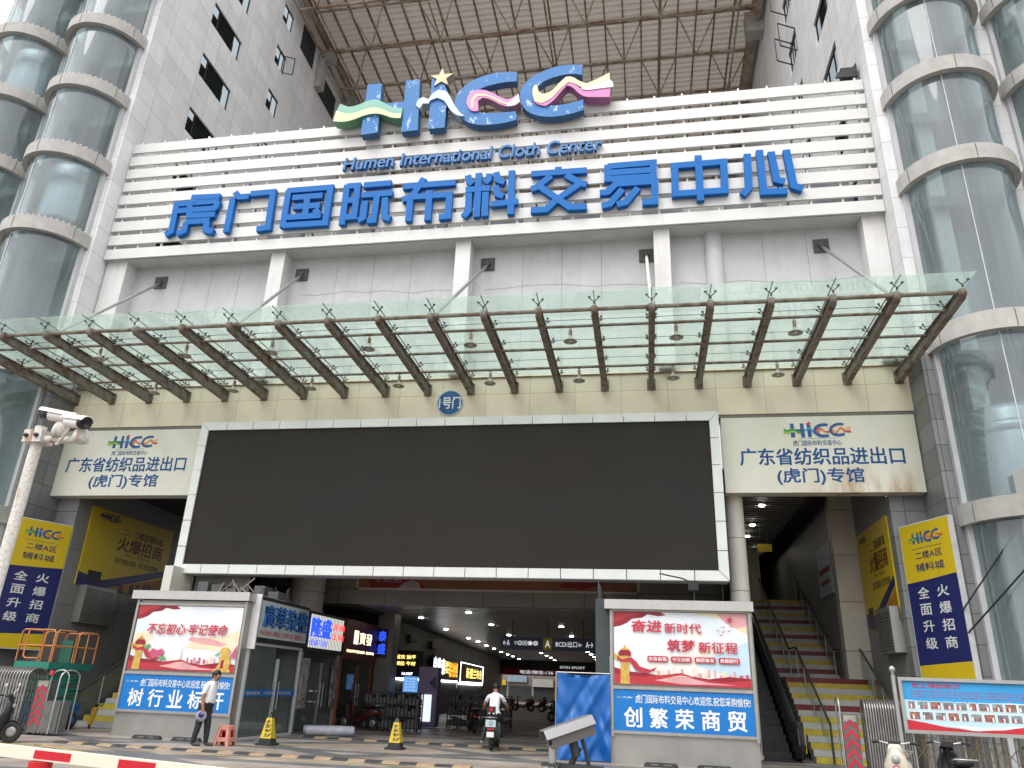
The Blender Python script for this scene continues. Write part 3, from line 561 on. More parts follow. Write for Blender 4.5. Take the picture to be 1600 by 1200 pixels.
# ---------------------------------------------------------------- glass canopy
t=CAN=thing('glass_canopy','long greenish glass canopy on rusty steel arms above the entrance','canopy',(-6.5,20.8,11.3))
AX=[-21.22+i*1.5432 for i in range(20)]
def arm(x):
    q=MB(); Y0,Y1=18.4,23.76
    top=11.40
    # tapering I section: web + two flanges, deeper at the wall
    b0,b1=top-.22,top-.36
    q.add([(x+dx,y,z) for dx in (-.02,.02) for (y,z) in ((Y0,b0),(Y1,b1),(Y1,top),(Y0,top))],[(0,1,2,3),(7,6,5,4),(0,4,5,1),(3,2,6,7),(1,5,6,2),(0,3,7,4)])
    q.box(x-.085,x+.085,Y0,Y1,top,top+.018)
    q.add([(x+dx,y,z) for dx in (-.085,.085) for (y,z) in ((Y0,b0-.018),(Y1,b1-.018),(Y1,b1),(Y0,b0))],[(0,1,2,3),(7,6,5,4),(0,4,5,1),(3,2,6,7),(1,5,6,2),(0,3,7,4)])
    q.lathe([(0,-.085),(.10,-.085),(.13,-.05),(.13,.05),(.10,.085),(0,.085)],(x,Y0,top-.1),14,axis=(1,0,0))
    q.box(x-.14,x+.14,Y1-.02,Y1-.012+.0,b1-.06,top+.02)
    return q.build('arm',RUST,t)
for x in AX: arm(x)
for y,r in ((18.42,.058),(19.42,.045),(20.93,.045),(22.39,.045)):
    q=MB(); q.tube([(AX[0]-.6,y,11.33),(AX[-1],y,11.33)],r,10); q.build('cross_tube',RUST,t)
rows=[17.9,19.62,20.98,22.4,23.74]; gx=[AX[0]-.75]+AX[1:-1]+[AX[-1]+.22]
def gz(y): return 11.62+.03*(y-17.9)/5.9
# panes: between the arm lines
for i in range(19):
    for j in range(4):
        q=MB(); x0,x1=gx[i]+.008,gx[i+1]-.008; ya,yb=rows[j]+.008,rows[j+1]-.008
        q.add([(x,y,gz(y)+z) for z in (0,.016) for (x,y) in ((x0,ya),(x1,ya),(x1,yb),(x0,yb))],[(3,2,1,0),(4,5,6,7),(0,1,5,4),(1,2,6,5),(2,3,7,6),(3,0,4,7)]); q.build('glass_pane',CANG,t)
# spider fittings; the nearest hundred are parts of their own
SP=[]
for j,y in enumerate((18.28,19.5,20.9,22.34,23.4)):
    for i,x in enumerate(AX): SP.append((y,x))
def spider(q,x,y):
    h=gz(y)-.015
    q.tube([(x,y,11.42),(x,y,11.5)],.028,6); 
    dirs=((1,.55),(-1,.55)) if y<18.5 else ((1,1),(-1,1),(1,-1),(-1,-1))
    for a,b in dirs:
        e=(x+a*.13,y+b*.10*(-1 if y<18.5 else 1),h-.03); q.tube([(x,y,11.48),e],.014,5); q.lathe([(0,0),(.018,0),(.03,.012),(.042,.03),(0,.032)],e,8)
for y,x in SP:
    q=MB(); spider(q,x,y); q.build('spider_fitting',mat('dark_spider_steel',(.09,.08,.07),.45,.6,.2,6),t)
q=MB()
for j,y in enumerate(rows[1:-1]): q.box(gx[0],gx[-1],y-.008,y+.008,gz(y)+.001,gz(y)+.012)
for x in AX[1:-1]: q.box(x-.008,x+.008,rows[0],rows[-1],11.625,11.652)
q.build('silicone_joint',BLACK,t)
for (bx,ax_) in ((-19.05,AX[2]),(-12.95,AX[6]),(-5.5,AX[10]),(.38,AX[14]),(6.4,AX[18])):
    q=MB(); q.tube([(bx,24.0,16.32),(ax_,18.75,11.52)],.055,10); rod=q.build('tension_rod',RUSTW if bx in(.38,) else STEEL,t)
    q=MB(); q.box(bx-.26,bx+.26,24.0,24.05,16.1,16.62); q.lathe([(0,0),(.1,0),(.1,.12),(0,.12)],(bx,24.0,16.34),10,axis=(0,-1,0)); q.build('wall_plate',mat('dark_anchor_plate',(.10,.095,.09),.8,0,.3,4),rod)
    q=MB(); q.lathe([(0,0),(.16,0),(.14,.1),(.06,.16),(0,.16)],(ax_,18.75,11.42),12); q.build('rod_foot',RUST,rod)
q=MB(); q.box(-21.25,8.39,23.70,23.752,11.6,11.63); q.build('wall_flashing',RUSTL,t)
# ---------------------------------------------------------------- bell lamps under the canopy
LAMPM=mat('old_lamp_enamel',(.42,.40,.36),.5,.2,.25,5,.3); LINN=mat('lamp_inside',(.5,.46,.4),.5)
def lamp(label,group):
    o=thing('hanging_lamp',label,'lamp',(0,0,0),group)
    q=MB(); q.lathe([(.0,-.24),(.04,-.24),(.05,-.30),(.07,-.35),(.14,-.40),(.19,-.43),(.195,-.445),(.185,-.44),(.13,-.405),(.05,-.35),(0,-.34)],(0,0,0),20); q.build('lamp_shade',LAMPM,o)
    q=MB(); q.tube([(0,0,0),(0,0,-.1)],.016,8); q.tube([(0,0,-.08),(0,0,-.25)],.05,10); q.tube([(-.05,0,.0),(.05,0,.0)],.02,6); q.build('lamp_holder',RUSTL,o)
    q=MB(); q.lathe([(0,-.35),(.04,-.36),(.065,-.40),(.055,-.44),(0,-.455)],(0,0,0),12); q.build('bulb',mat('dusty_bulb',(.62,.58,.5),.3),o)
    return o
LX=[-16.96,-13.94,-11.06,-7.95,-4.83,-1.91,1.05,4.21]
l0=lamp('',''); first=True
for row,(y,nm) in enumerate(((19.42,'front'),(22.39,'rear'))):
    for i,x in enumerate(LX):
        lab=f'bell lamp in the {nm} row under the glass canopy, {ORD[i]} from the camera pole side'
        o=l0 if first else dup(l0,(0,0,0),0)
        o.location=(x,y,11.29); o['label']=lab; o['group']='lamps hanging under the glass canopy'; first=False
# ---------------------------------------------------------------- LED screen
t=thing('video_screen','huge dark unlit video screen in a white panelled frame over the entrance','screen',(-6.5,23.4,4.75))
x0,x1,z0,z1=-15.4,2.43,4.75,10.0; b=.29; fl=FR((0,23.2,0),0)
q=MB(); q.fbox(fl,x0+b,x1-b,z0+b,z1-b,-.3,-.06)
def ledm():
    m,tt,bb,N,L=nodes('unlit_led_face'); setp(bb,.55,0,.22)
    v=wpos(N,L); wv=N('ShaderNodeTexWave'); wv.bands_direction='Z'; wv.inputs['Scale'].default_value=5.2; L(v,wv.inputs['Vector'])
    n=noise(N,L,wpos(N,L,(.6,1,.12)),.6,5,.6); n2=noise(N,L,wpos(N,L,(.15,1,.5)),1,4)
    c=mix(N,L,ramp(N,L,n,.35,.7),(.022,.017,.013),(.030,.022,.018)); c=mix(N,L,ramp(N,L,n2,.4,.65),c,(.022,.021,.019))
    c=mix(N,L,ramp(N,L,wv.outputs[0],.2,.8,(.84,.84,.84,1),(1,1,1,1)),(0,0,0),c); L(c,bb.inputs['Base Color']); return m
q.build('screen_face',ledm(),t)
FRW=mat('white_frame_panel',(.74,.75,.73),.4,0,.08,1.0,.16,dirt=(.5,.42,.3)); GAP=mat('panel_gap',(.06,.06,.06),.8)
def strip(a0,a1,c0,c1,horizontal,n):
    q=MB()
    for k in range(n):
        s0=k/n;s1=(k+1)/n; g=.012
        if horizontal:
            u0,u1=a0+(a1-a0)*s0,a0+(a1-a0)*s1
            P=[(u0+g,c0),(u1-g,c0),(u1-g,c1),(u0+g,c1)]
            top=c1>9
            if k==0: P=[(a0+g,c1),(a0+b+g,c0),(u1-g,c0),(u1-g,c1)] if top else [(a0+g,c0),(u1-g,c0),(u1-g,c1),(a0+b+g,c1)]
            if k==n-1: P=[(u0+g,c0),(a1-b-g,c0),(a1-g,c1),(u0+g,c1)] if top else [(u0+g,c0),(a1-g,c0),(a1-b-g,c1),(u0+g,c1)]
        else:
            v0,v1=c0+(c1-c0)*s0,c0+(c1-c0)*s1; L_=a0<x0+.1
            P=[(a0,v0+g),(a1,v0+g),(a1,v1-g),(a0,v1-g)]
            if k==0: P=[(a0,c0+g),(a1,c0+b+g),(a1,v1-g),(a0,v1-g)] if L_ else [(a0,c0+b+g),(a1,c0+g),(a1,v1-g),(a0,v1-g)]
            if k==n-1: P=[(a0,v0+g),(a1,v0+g),(a1,c1-b-g),(a0,c1-g)] if L_ else [(a0,v0+g),(a1,v0+g),(a1,c1-g),(a0,c1-b-g)]
        q.prism(P,fl,-.05,.0)
    return q.build('frame_panel',FRW,t)
strip(x0,x1,z1-b,z1,True,18);strip(x0,x1,z0,z0+b,True,18);strip(x0,x0+b,z0,z1,False,6);strip(x1-b,x1,z0,z1,False,6)
q=MB(); q.fbox(fl,x0+.02,x1-.02,z0+.02,z1-.02,-.6,-.31); q.build('casing',mat('casing_grey',(.25,.25,.24),.6),t)
q=MB(); q.fbox(fl,x0+.01,x1-.01,z0-.02,z0,-.62,-.05); q.build('underside',mat('casing_white',(.5,.5,.49),.5,0,.1,2,.2),t)
# ---------------------------------------------------------------- hall sign boards left and right
SIGNB=mat('aged_sign_white',(.72,.69,.61),.45,0,.07,.8,.25,dirt=(.52,.46,.36))
TXT=mat('lettering_blue',(.012,.08,.25),.5,spec=.25)
def rustboard():
    m,tt,bb,N,L=nodes('rust_stained_sign_white'); setp(bb,.45,0,.4)
    v=wpos(N,L); n=noise(N,L,v,.8,5); c=mix(N,L,ramp(N,L,n,.3,.7),(.67,.63,.53),(.73,.70,.62))
    s=noise(N,L,wpos(N,L,(1.2,1,.35)),1.1,5,.65); sp=N('ShaderNodeSeparateXYZ'); L(v,sp.inputs[0])
    mr=N('ShaderNodeMapRange'); mr.inputs[1].default_value=8.5; mr.inputs[2].default_value=7.55; L(sp.outputs[2],mr.inputs[0])
    mx=N('ShaderNodeMapRange'); mx.inputs[1].default_value=4.4; mx.inputs[2].default_value=6.2; L(sp.outputs[0],mx.inputs[0])
    mu=N('ShaderNodeMath'); mu.operation='MULTIPLY'; L(mr.outputs[0],mu.inputs[0]); L(mx.outputs[0],mu.inputs[1])
    m2=N('ShaderNodeMath'); m2.operation='MULTIPLY'; L(mu.outputs[0],m2.inputs[0]); L(ramp(N,L,s,.42,.62),m2.inputs[1])
    c=mix(N,L,m2.outputs[0],c,(.40,.22,.10)); L(c,bb.inputs['Base Color']); return m
def hall_sign(label,xa,xb,board,cx,ta,tb,ya,yb):
    t=thing('hall_sign',label,'sign board',((xa+xb)/2,23.75,7.5)); fr=FR((0,23.75,0),0)
    q=MB(); q.fbox(fr,xa,xb,7.5,9.96,-.5,0); q.build('board',board,t)
    q=MB(); q.text('广东省纺织品进出口',fr,ta,tb,8.37,8.92,.004,0,.02); q.text('(虎门)专馆',fr,ya,yb,7.74,8.27,.004,0,.02); q.build('lettering',TXT,t)
    q=MB(); mini_logo(q,fr,cx,9.47,2.05,.003,range(6)); q.build('emblem',LOGOM,t)
    q=MB(); q.text('Humen International Cloth Center',fr,cx-.6,cx+.55,9.21,9.245,.004); q.text('虎门国际布料交易中心',fr,cx-.75,cx+.7,8.99,9.17,.004,0,.01); q.build('small_lettering',TXT,t)
hall_sign('cream hall sign with a clean lower edge, above the dim yellow wall banner',-21.3,-15.42,SIGNB,-18.42,-20.9,-16.1,-19.8,-17.08)
hall_sign('cream hall sign with rust stains along its lower edge, above the escalator',2.55,8.36,rustboard(),5.45,3.06,7.9,4.14,6.66)
t=thing('gate_number_sign','round blue sign with white characters for gate one on the cream fascia','sign',(-6.5,23.74,10.3)); fr=FR((0,23.75,0),0)
q=MB(); q.disc(fr,-6.5,10.72,.47,0,.03); q.build('rim',mat('pale_rim',(.5,.55,.6),.5),t)
q=MB(); q.disc(fr,-6.5,10.72,.43,.03,.04); q.build('face',mat('round_sign_blue',(.015,.085,.25),.4),t)
q=MB(); q.text('1号门',fr,-6.88,-6.12,10.5,10.93,.044,0,.02); q.build('lettering',mat('sign_white',(.72,.74,.74),.5),t)
# ---------------------------------------------------------------- piers, halls, columns
WALLG=joints('grey_hall_panels',(.26,.255,.245),2.4,1.9,(.08,.08,.08),.5,.12,.2,.008,(.17,.15,.13))
def mesh_thing(q,name,mats,label,cat,group=None,kind=None):
    o=q.build(name,mats); return tag(o,label,cat,group,kind)
q=MB(); q.box(-21.24,-20.36,24.2,25.1,0,7.52); mesh_thing(q,'tiled_pier',TILE,'grey tiled pier under the unstained hall sign, beside the dim yellow banner','pier')
q=MB(); q.box(7.40,8.38,24.2,24.62,0,7.52); mesh_thing(q,'tiled_pier',TILE,'grey tiled pier under the rust stained hall sign','pier')
t=thing('stair_hall','dim stair hall with grey panelled wall behind the green scissor lift','building',(-18,30,0))
q=MB(); q.add([(-20.35,24.2,0),(-20.35,48,0),(-20.35,48,8.3),(-20.35,24.2,8.3)],[(0,1,2,3)]); q.add([(-20.35,46,0),(-12.7,46,0),(-12.7,46,8.3),(-20.35,46,8.3)],[(0,1,2,3)]); q.build('wall',WALLG,t)
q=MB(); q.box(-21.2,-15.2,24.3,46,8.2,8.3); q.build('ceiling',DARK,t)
t=thing('stair_hall','dim escalator hall with slatted black ceiling and grey wall with a cream pilaster','building',(5,30,0))
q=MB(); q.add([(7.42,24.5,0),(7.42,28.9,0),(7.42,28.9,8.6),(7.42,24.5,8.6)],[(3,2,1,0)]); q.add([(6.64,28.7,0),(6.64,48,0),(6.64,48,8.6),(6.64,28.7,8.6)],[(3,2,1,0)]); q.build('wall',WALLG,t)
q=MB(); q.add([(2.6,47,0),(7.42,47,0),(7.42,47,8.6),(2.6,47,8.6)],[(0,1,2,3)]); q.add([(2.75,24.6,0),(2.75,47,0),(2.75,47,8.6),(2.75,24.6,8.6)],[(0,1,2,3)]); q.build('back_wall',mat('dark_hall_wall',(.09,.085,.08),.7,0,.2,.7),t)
q=MB(); q.box(2.6,8.3,24.4,47,8.55,8.6,0)
for k in range(60): y=24.5+k*.36; q.box(2.7,5.75,y,y+.1,8.33,8.36,1)
q.box(5.75,5.85,24.4,47,8.25,8.55,0)
q.build('slatted_ceiling',[DARK,mat('ceiling_slat',(.30,.29,.28),.4,.3,.2,2)],t)
q=MB(); q.box(6.6,7.41,28.4,28.9,0,8.5); q.build('pilaster',BEIGE2,t)
q=MB(); q.box(4.4,5.4,38,38.5,5.6,8.3); q.build('inner_column',mat('cream_inner',(.5,.46,.38),.6),t)
q=MB(); q.box(6.60,6.63,29.1,31.3,5.2,7.0); q.box(6.595,6.60,29.3,31.1,6.0,6.2,1); q.box(6.595,6.60,29.5,30.9,5.6,5.75,1); q.build('wall_poster',[mat('pale_blue_poster',(.42,.55,.6),.5),mat('poster_dim_red',(.3,.05,.05),.5)],t)
LIT=emis('lit_lamp',(1,.93,.8),14)
def spot(mb,x,y,z,r=.07): mb.lathe([(0,0),(r,0),(r*1.25,.03),(0,.03)],(x,y,z-.03),10)
spots=[]
for x,y in ((4.40,29.1),(4.5,32.7),(4.57,35.2),(5.4,39.2)): spots.append((x,y,8.33))
def column(label,x,y,r,z0,z1,m):
    q=MB(); q.tube([(x,y,z0),(x,y,z1)],r,28); q.tube([(x,y,z0),(x,y,z0+.12)],r+.03,28)
    for z in (2.6,4.6,6.2): 
        if z0<z<z1: q.tube([(x,y,z),(x,y,z+.015)],r+.003,28,1)
    return mesh_thing(q,'round_column',[m,GAP],label,'column')
CREAM=mat('cream_column_paint',(.62,.59,.53),.45,0,.08,1,.15)
column('slim cream round column between the video screen and the escalator',2.84,24.5,.29,0,7.5,CREAM)
column('thick cream round column rising behind the shop roof under the screen',-12.3,27.0,.62,3.9,8.2,CREAM)
# ---------------------------------------------------------------- arcade (passage under the building)
t=ARC=thing('market_arcade','dark covered market passage with slatted metal ceiling behind the video screen','arcade',(-6.5,40,0))
q=MB(); q.box(-15.2,2.7,28.5,28.9,4.40,8.3); q.build('lintel_wall',joints('lintel_panels',(.34,.315,.27),1.9,.62,(.1,.09,.08),.6,.15,.2,.014,(.2,.17,.13),off=(.3,.0)),t)
q=MB(); q.box(-11.0,-.2,28.42,28.5,4.93,5.0); q.box(-11.0,-10.9,28.42,28.5,4.93,6.6); q.box(-.3,-.2,28.42,28.5,4.93,6.6); q.build('banner_frame',CREAM,t)
BANR=mat('red_banner_cloth',(.33,.03,.03),.6,0,.15,1); BANO=mat('orange_banner_cloth',(.36,.15,.07),.6,0,.3,.7)
q=MB(); fb=FR((0,28.44,0),0); q.fbox(fb,-10.9,-.3,5.0,6.6,-.03,0,1)
q.prism([(-10.4,5.0),(-8.2,5.0),(-8.5,5.3),(-9.0,5.6),(-10.7,5.9)],fb,.004,.004,0); q.prism([(-9.3,5.0),(-8.4,5.0),(-8.5,5.22),(-8.8,5.3),(-9.1,5.2)],fb,.008,.008,2); q.prism([(-3.2,5.15),(-2.7,5.45),(-1.0,5.45),(-2.2,5.05)],fb,.006,.006,0)
q.text('厦门进出口展馆',fb,-10.2,-9.2,5.2,5.36,.01,2); q.build('banner',[BANR,BANO,mat('banner_cream',(.5,.45,.38),.6)],t)
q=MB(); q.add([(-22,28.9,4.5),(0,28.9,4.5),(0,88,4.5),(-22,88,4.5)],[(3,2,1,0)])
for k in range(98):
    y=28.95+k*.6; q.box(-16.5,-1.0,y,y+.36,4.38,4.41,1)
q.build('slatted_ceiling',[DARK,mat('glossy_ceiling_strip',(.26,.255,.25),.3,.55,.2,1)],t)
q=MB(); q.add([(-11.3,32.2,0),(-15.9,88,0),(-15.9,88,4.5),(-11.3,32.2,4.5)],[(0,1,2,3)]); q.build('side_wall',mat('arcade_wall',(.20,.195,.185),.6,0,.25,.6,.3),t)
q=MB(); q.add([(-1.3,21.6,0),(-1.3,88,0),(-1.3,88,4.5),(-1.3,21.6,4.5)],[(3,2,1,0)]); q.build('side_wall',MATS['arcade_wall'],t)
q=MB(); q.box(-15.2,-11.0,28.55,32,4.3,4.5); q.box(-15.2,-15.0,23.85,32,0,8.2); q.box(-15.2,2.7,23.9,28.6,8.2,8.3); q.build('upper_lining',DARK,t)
q=MB(); q.box(-1.34,-.93,21.1,21.5,1.9,3.95); q.build('dark_post',mat('slate_post',(.045,.055,.06),.5),t)
for y0,y1,z0 in ((33,34.2,3.9),(38,39.2,3.9),(44,45.2,3.9)):
    q=MB(); q.box(-11.6-(y0-32)*.083,-11.2-(y0-32)*.083+.14,y0,y1,3.55,3.9); q.build('wall_speaker',BLACK,t)
q=MB(); q.box(-11.25,-10.55,32.15,33.0,0,4.38); mesh_thing(q,'square_column',mat('grey_arcade_column',(.20,.195,.185),.5,0,.12,1,.2),'square grey column in the arcade at the end of the shop row','column')
for x,y in ((-9.88,33.83),(-7.04,30.81),(-10.49,40.77),(-7.28,36.87),(-12.9,44.5),(-13.0,47.9),(-10.94,48.25),(-11.02,51.5),(-11.4,56.2),(-11.7,60.7),(-12.11,66.1),(-12.4,71),(-12.6,75),(-13.0,81.4),(-7.68,44.1),(-3.95,36.96),(-4.1,43.7),(-8.39,60.7),(-8.7,66),(-8.88,71),(-8.97,75.2),(-9.35,81.7),(-4.51,61.3),(-4.51,65.5),(-4.63,70.5),(-4.77,76.3)): spots.append((x,y,4.38))
ROWN={}; NUMW=ORD+['thirteenth','fourteenth','fifteenth','sixteenth']
for x,y,z in sorted(spots,key=lambda s_:s_[1]):
    q=MB(); spot(q,x,y,z,.095 if y<50 else .11)
    hall=z>8
    rw='row above the escalator' if hall else 'row nearest the shop wall' if x<-9.6 and not(-9.6<x) else 'middle row of the arcade' if x<-6.5 else 'row nearest the blue tarpaulin'
    ROWN[rw]=ROWN.get(rw,0)+1
    mesh_thing(q,'ceiling_spotlight',LIT,'lit ceiling spotlight, '+NUMW[ROWN[rw]-1]+' from the street in the '+rw,'spotlight','spotlights above the stairs' if hall else 'lit spotlights in the arcade ceiling')
# hanging direction sign
NAVY=mat('navy_sign_face',(.012,.022,.075),.4); SWHITE=emis('glowing_white_print',(.8,.83,.88),.32); SYEL=mat('yellow_sign_face',(.62,.46,.03),.5,0,.08,2)
t=thing('direction_sign','long navy hanging direction sign with a yellow letter A panel under the arcade ceiling','sign',(-4.1,33,3.1)); fr=FR((0,33,0),0)
q=MB(); q.fbox(fr,-6.1,-2.05,3.12,3.64,-.12,0); q.build('panel',NAVY,t)
q=MB(); q.fbox(fr,-4.28,-3.9,3.14,3.62,.0,.006); q.build('yellow_panel',SYEL,t)
q=MB(); q.text('←A',fr,-5.98,-5.7,3.28,3.5,.006); q.text('⚲◎▣◉◍',fr,-5.5,-4.5,3.3,3.48,.006); q.text('BCD/出口←',fr,-3.75,-2.65,3.27,3.5,.006); q.text('A→',fr,-2.5,-2.2,3.27,3.5,.006); q.text('A',fr,-4.19,-3.99,3.24,3.52,.01); q.build('lettering',SWHITE,t)
q=MB()
for x in (-5.6,-4.1,-2.6): q.tube([(x,33.05,3.6),(x,33.05,4.38)],.015,6)
q.build('hanger',BLACK,t)
# far banner and the street beyond
t=thing('far_banner','wide red and black shop banner across the far end of the arcade','banner',(-9,86,2.9)); fr=FR((0,86,0),0)
q=MB(); q.fbox(fr,-16,-1.3,3.55,4.5,-.1,0,1); q.fbox(fr,-16,-1.3,2.9,3.55,-.1,0,0); q.build('board',[mat('banner_red',(.50,.035,.045),.5),mat('banner_black',(.03,.03,.032),.5)],t)
q=MB(); q.text('电话/微信:136 2000',fr,-13.6,-8.6,3.05,3.42,.01,0,.01); q.text('SIYIN SPORT',fr,-9.3,-6.6,3.7,3.95,.01,0); q.build('lettering',SWHITE,t)  # white banner print gets a glow of its own, added to keep it readable
q=MB(); q.text('POIO 潮衣',fr,-5.4,-1.6,3.62,4.2,.01,0,.02); q.build('yellow_lettering',emis('banner_yellow_glow',(.8,.55,.08),.35),t)  # yellow print glows as well, brightness added without any lamp
FAR=[((-30,-11,100),(.26,.23,.20)),((-11,-6.2,97),(.30,.24,.15)),((-6.2,-1,99),(.34,.22,.05)),((-1,20,97),(.26,.24,.22))]
fn=['pale grey shop house beyond the arcade exit','cream shop house with yellow signs beyond the arcade exit','orange yellow shop house beyond the arcade exit','grey shop house at the right of the arcade exit']
for i,((xa,xb,y),c) in enumerate(FAR):
    t=thing('shop_house',fn[i],'building',((xa+xb)/2,y,0),'shop houses across the street behind the arcade'); fr=FR((0,y,0),0)
    q=MB(); q.box(xa,xb,y,y+10,0,16); q.build('wall',mat(f'shop_house_wall_{i}',c,.8,0,.2,.6,.4),t)
    n=max(2,int((xb-xa)/1.6))
    for k in range(min(n,8)):
        for z in (2.9,6): 
            q=MB(); x=xa+.3+k*(xb-xa-.4)/min(n,8); q.fbox(fr,x,x+.9,z+.4,z+1.7,-.05,.02); q.build('window',BLIND,t)
    SC=[SYEL,mat('sign_orange',(.6,.25,.04),.5),mat('sign_paleblue',(.30,.38,.48),.5),mat('sign_dull_red',(.35,.06,.05),.5),mat('sign_grey_white',(.5,.5,.48),.5),mat('sign_violet',(.12,.10,.4),.5)]
    rr=random.Random(i+3); nn=6; wd=(xb-xa)/nn
    for k in range(nn):
        x=xa+k*wd; q=MB(); zz=rr.uniform(1.7,2.4); q.fbox(fr,x+.05,x+wd*rr.uniform(.6,.95),zz,zz+rr.uniform(.3,1.0),.02,.2+.05*k); q.build('shop_sign',(SC[(k*2+i)%6] if i in(0,3) or k==2 else SC[(k+i)%2]),t)
        q=MB(); q.fbox(fr,x+.2,x+wd-.15,.05,1.85,.02,.06); q.build('shop_opening',DARK,t)
        q=MB(); q.fbox(fr,x-.03,x+.05,0,3.4,.02,.14); q.build('orange_post',SC[1] if i>0 else SC[4],t)
# ---------------------------------------------------------------- stairs
ST_Y=mat('yellow_riser_film',(.44,.33,.035),.5,0,.25,6); ST_R=mat('red_riser_film',(.16,.02,.02),.5,0,.25,6); ST_W=mat('white_riser',(.38,.375,.36),.6,0,.12,3); TREAD=mat('grey_tread',(.20,.195,.19),.6,0,.15,3)
RGLASS=glass('railing_glass',(.70,.78,.74),.06,(.35,.42,.4),.02)
def stairs(label,x0,x1,y0,rails,n1=14,n2=20,red=True,narrow=None):
    t=thing('staircase',label,'stairs',((x0+x1)/2,y0,0)); rise,run=.165,.30
    q=MB(); z=0;y=y0
    seq=[2,0,2,1] if red else [2,0]
    q_=0
    for part,n in ((0,n1),(1,n2)):
        if part and narrow: x1=narrow
        for k in range(n):
            z1=z+rise
            q.add([(x0,y,z),(x1,y,z),(x1,y,z1),(x0,y,z1)],[(0,1,2,3)],(0,2,0,2,0,2,0,2,1,2,0,2,0,1)[k] if (red and part==0) else seq[q_%len(seq)])
            ye=y+run+(1.2 if (part==0 and k==n-1) else 0)
            q.add([(x0,y,z1),(x1,y,z1),(x1,ye,z1),(x0,ye,z1)],[(0,1,2,3)],3)
            q.add([(x0,y,z-.3),(x0,y,z1),(x0,ye,z1),(x0,ye,z-.1)],[(0,1,2,3)],2); q.add([(x1,y,z-.3),(x1,y,z1),(x1,ye,z1),(x1,ye,z-.1)],[(3,2,1,0)],2)
            z=z1;y=ye;q_+=1
    q.add([(x0,y,z),(x1,y,z),(x1,y+9,z),(x0,y+9,z)],[(0,1,2,3)],3)
    q.build('flight',[ST_Y,ST_R,ST_W,TREAD],t)
    ya=y0+n1*run; yb=ya+1.2; zt=n1*rise; zz=(n1+n2)*rise; ye=yb+n2*run
    for x in rails:
        xu=min(x,narrow-.1) if narrow else x
        P=[(x,y0-.1,1.0),(x,ya-.2,zt+.95),(xu,yb,zt+.98),(xu,ye,zz+.95)]
        q=MB(); q.tube([(x,y0-.1,.0),P[0]],.03,8); q.tube(P,.035,8); h=q.build('handrail',mat('dark_handrail',(.06,.05,.045),.35,.2,.2,3),t)
        q=MB()
        for a,b,k in ((P[0],P[1],4),(P[1],P[2],1),(P[2],P[3],5)):
            a=Vector(a);b=Vector(b)
            for i in range(k):
                u=a.lerp(b,i/k+.02/k);w_=a.lerp(b,(i+1)/k-.04/k); q.add([u-Vector((0,0,.85)),w_-Vector((0,0,.85)),w_-Vector((0,0,.07)),u-Vector((0,0,.07))],[(0,1,2,3)])
        q.build('glass_infill',RGLASS,h)
        for a,b,k in ((P[0],P[1],4),(P[2],P[3],5)):
            a=Vector(a);b=Vector(b)
            for i in range(k+1): q=MB(); u=a.lerp(b,i/k); q.tube([u-Vector((0,0,.95)),u],.022,6); q.build('post',STEEL,h)
    return t
stairs('staircase with red, yellow and white risers beside the dark escalator',4.55,7.15,24.4,(5.0,7.05),narrow=6.62)
stairs('staircase with plain yellow and white risers behind the green lift',-17.9,-15.3,23.5,(-17.95,),red=False)
t=thing('hanging_sign','small yellow sign hanging over the escalator','sign',(4.96,33,7.2))
q=MB(); q.box(4.67,5.25,33,33.06,7.27,7.59); q.build('panel',SYEL,t)
q=MB(); q.tube([(4.8,33.03,7.59),(4.8,33.03,8.35)],.012,6); q.tube([(5.12,33.03,7.59),(5.12,33.03,8.35)],.012,6); q.build('hanger',BLACK,t)
# escalator
t=thing('escalator','dark escalator with black balustrades beside the kiosk with the skyline poster','escalator',(3.7,24.4,0))
q=MB(); 
for k in range(27): y=25.0+k*.4; z=k*.21; q.box(3.05,4.0,y,y+.42,z-.2,z+.21); 
q.box(2.95,4.15,24.0,25.0,0,.02); q.build('step_band',mat('escalator_step',(.05,.05,.053),.45,.4,.3,4),t)
for x in (2.95,4.15):
    q=MB(); P=[(24.25,.1),(24.0,.45),(24.1,.85),(24.4,1.0),(25.0,1.02),(36.0,6.8),(36.0,5.6),(25.3,-.05)]
    q.add([(x+dx,a,b) for dx in (-.09,.09) for a,b in P],[list(range(8)),list(range(15,7,-1))]+[(i,(i+1)%8,(i+1)%8+8,i+8) for i in range(8)]); bal=q.build('balustrade',mat('balustrade_black',(.03,.03,.034),.25,.2,.3,2),t)
    q=MB(); q.tube([(x,a,b) for a,b in P[:6]],.05,8); q.build('handrail',RUBBER,bal)
q=MB(); q.box(4.24,4.26,24.05,24.5,.25,.9); q.build('yellow_safety_sign',SYEL,t)
# ---------------------------------------------------------------- louvred vents
def vent(label,x,sx,y0,y1,z0,z1):
    t=thing('louvre_box',label,'vent',(x,(y0+y1)/2,z0)); e=x+sx*.32
    q=MB(); q.box(min(x,e),max(x,e),y0,y1,z0,z1); q.build('casing',STEELD,t)
    q=MB(); n=14
    for k in range(n): z=z0+.08+(z1-z0-.16)*k/n; q.box(min(e,e+sx*.015),max(e,e+sx*.015),y0+.08,(y0+y1)/2-.04,z,z+.03); q.box(min(e,e+sx*.015),max(e,e+sx*.015),(y0+y1)/2+.04,y1-.08,z,z+.03)
    q.build('louvre',mat('louvre_grey',(.13,.125,.12),.6,.2,.2,4),t)
vent('steel louvred air conditioner box on the wall under the faded yellow banner',-20.35,1,25.2,26.9,3.25,4.55)
vent('steel louvred box on the wall beneath the bright yellow banner by the staircase',7.42,-1,24.7,26.2,3.0,4.3)
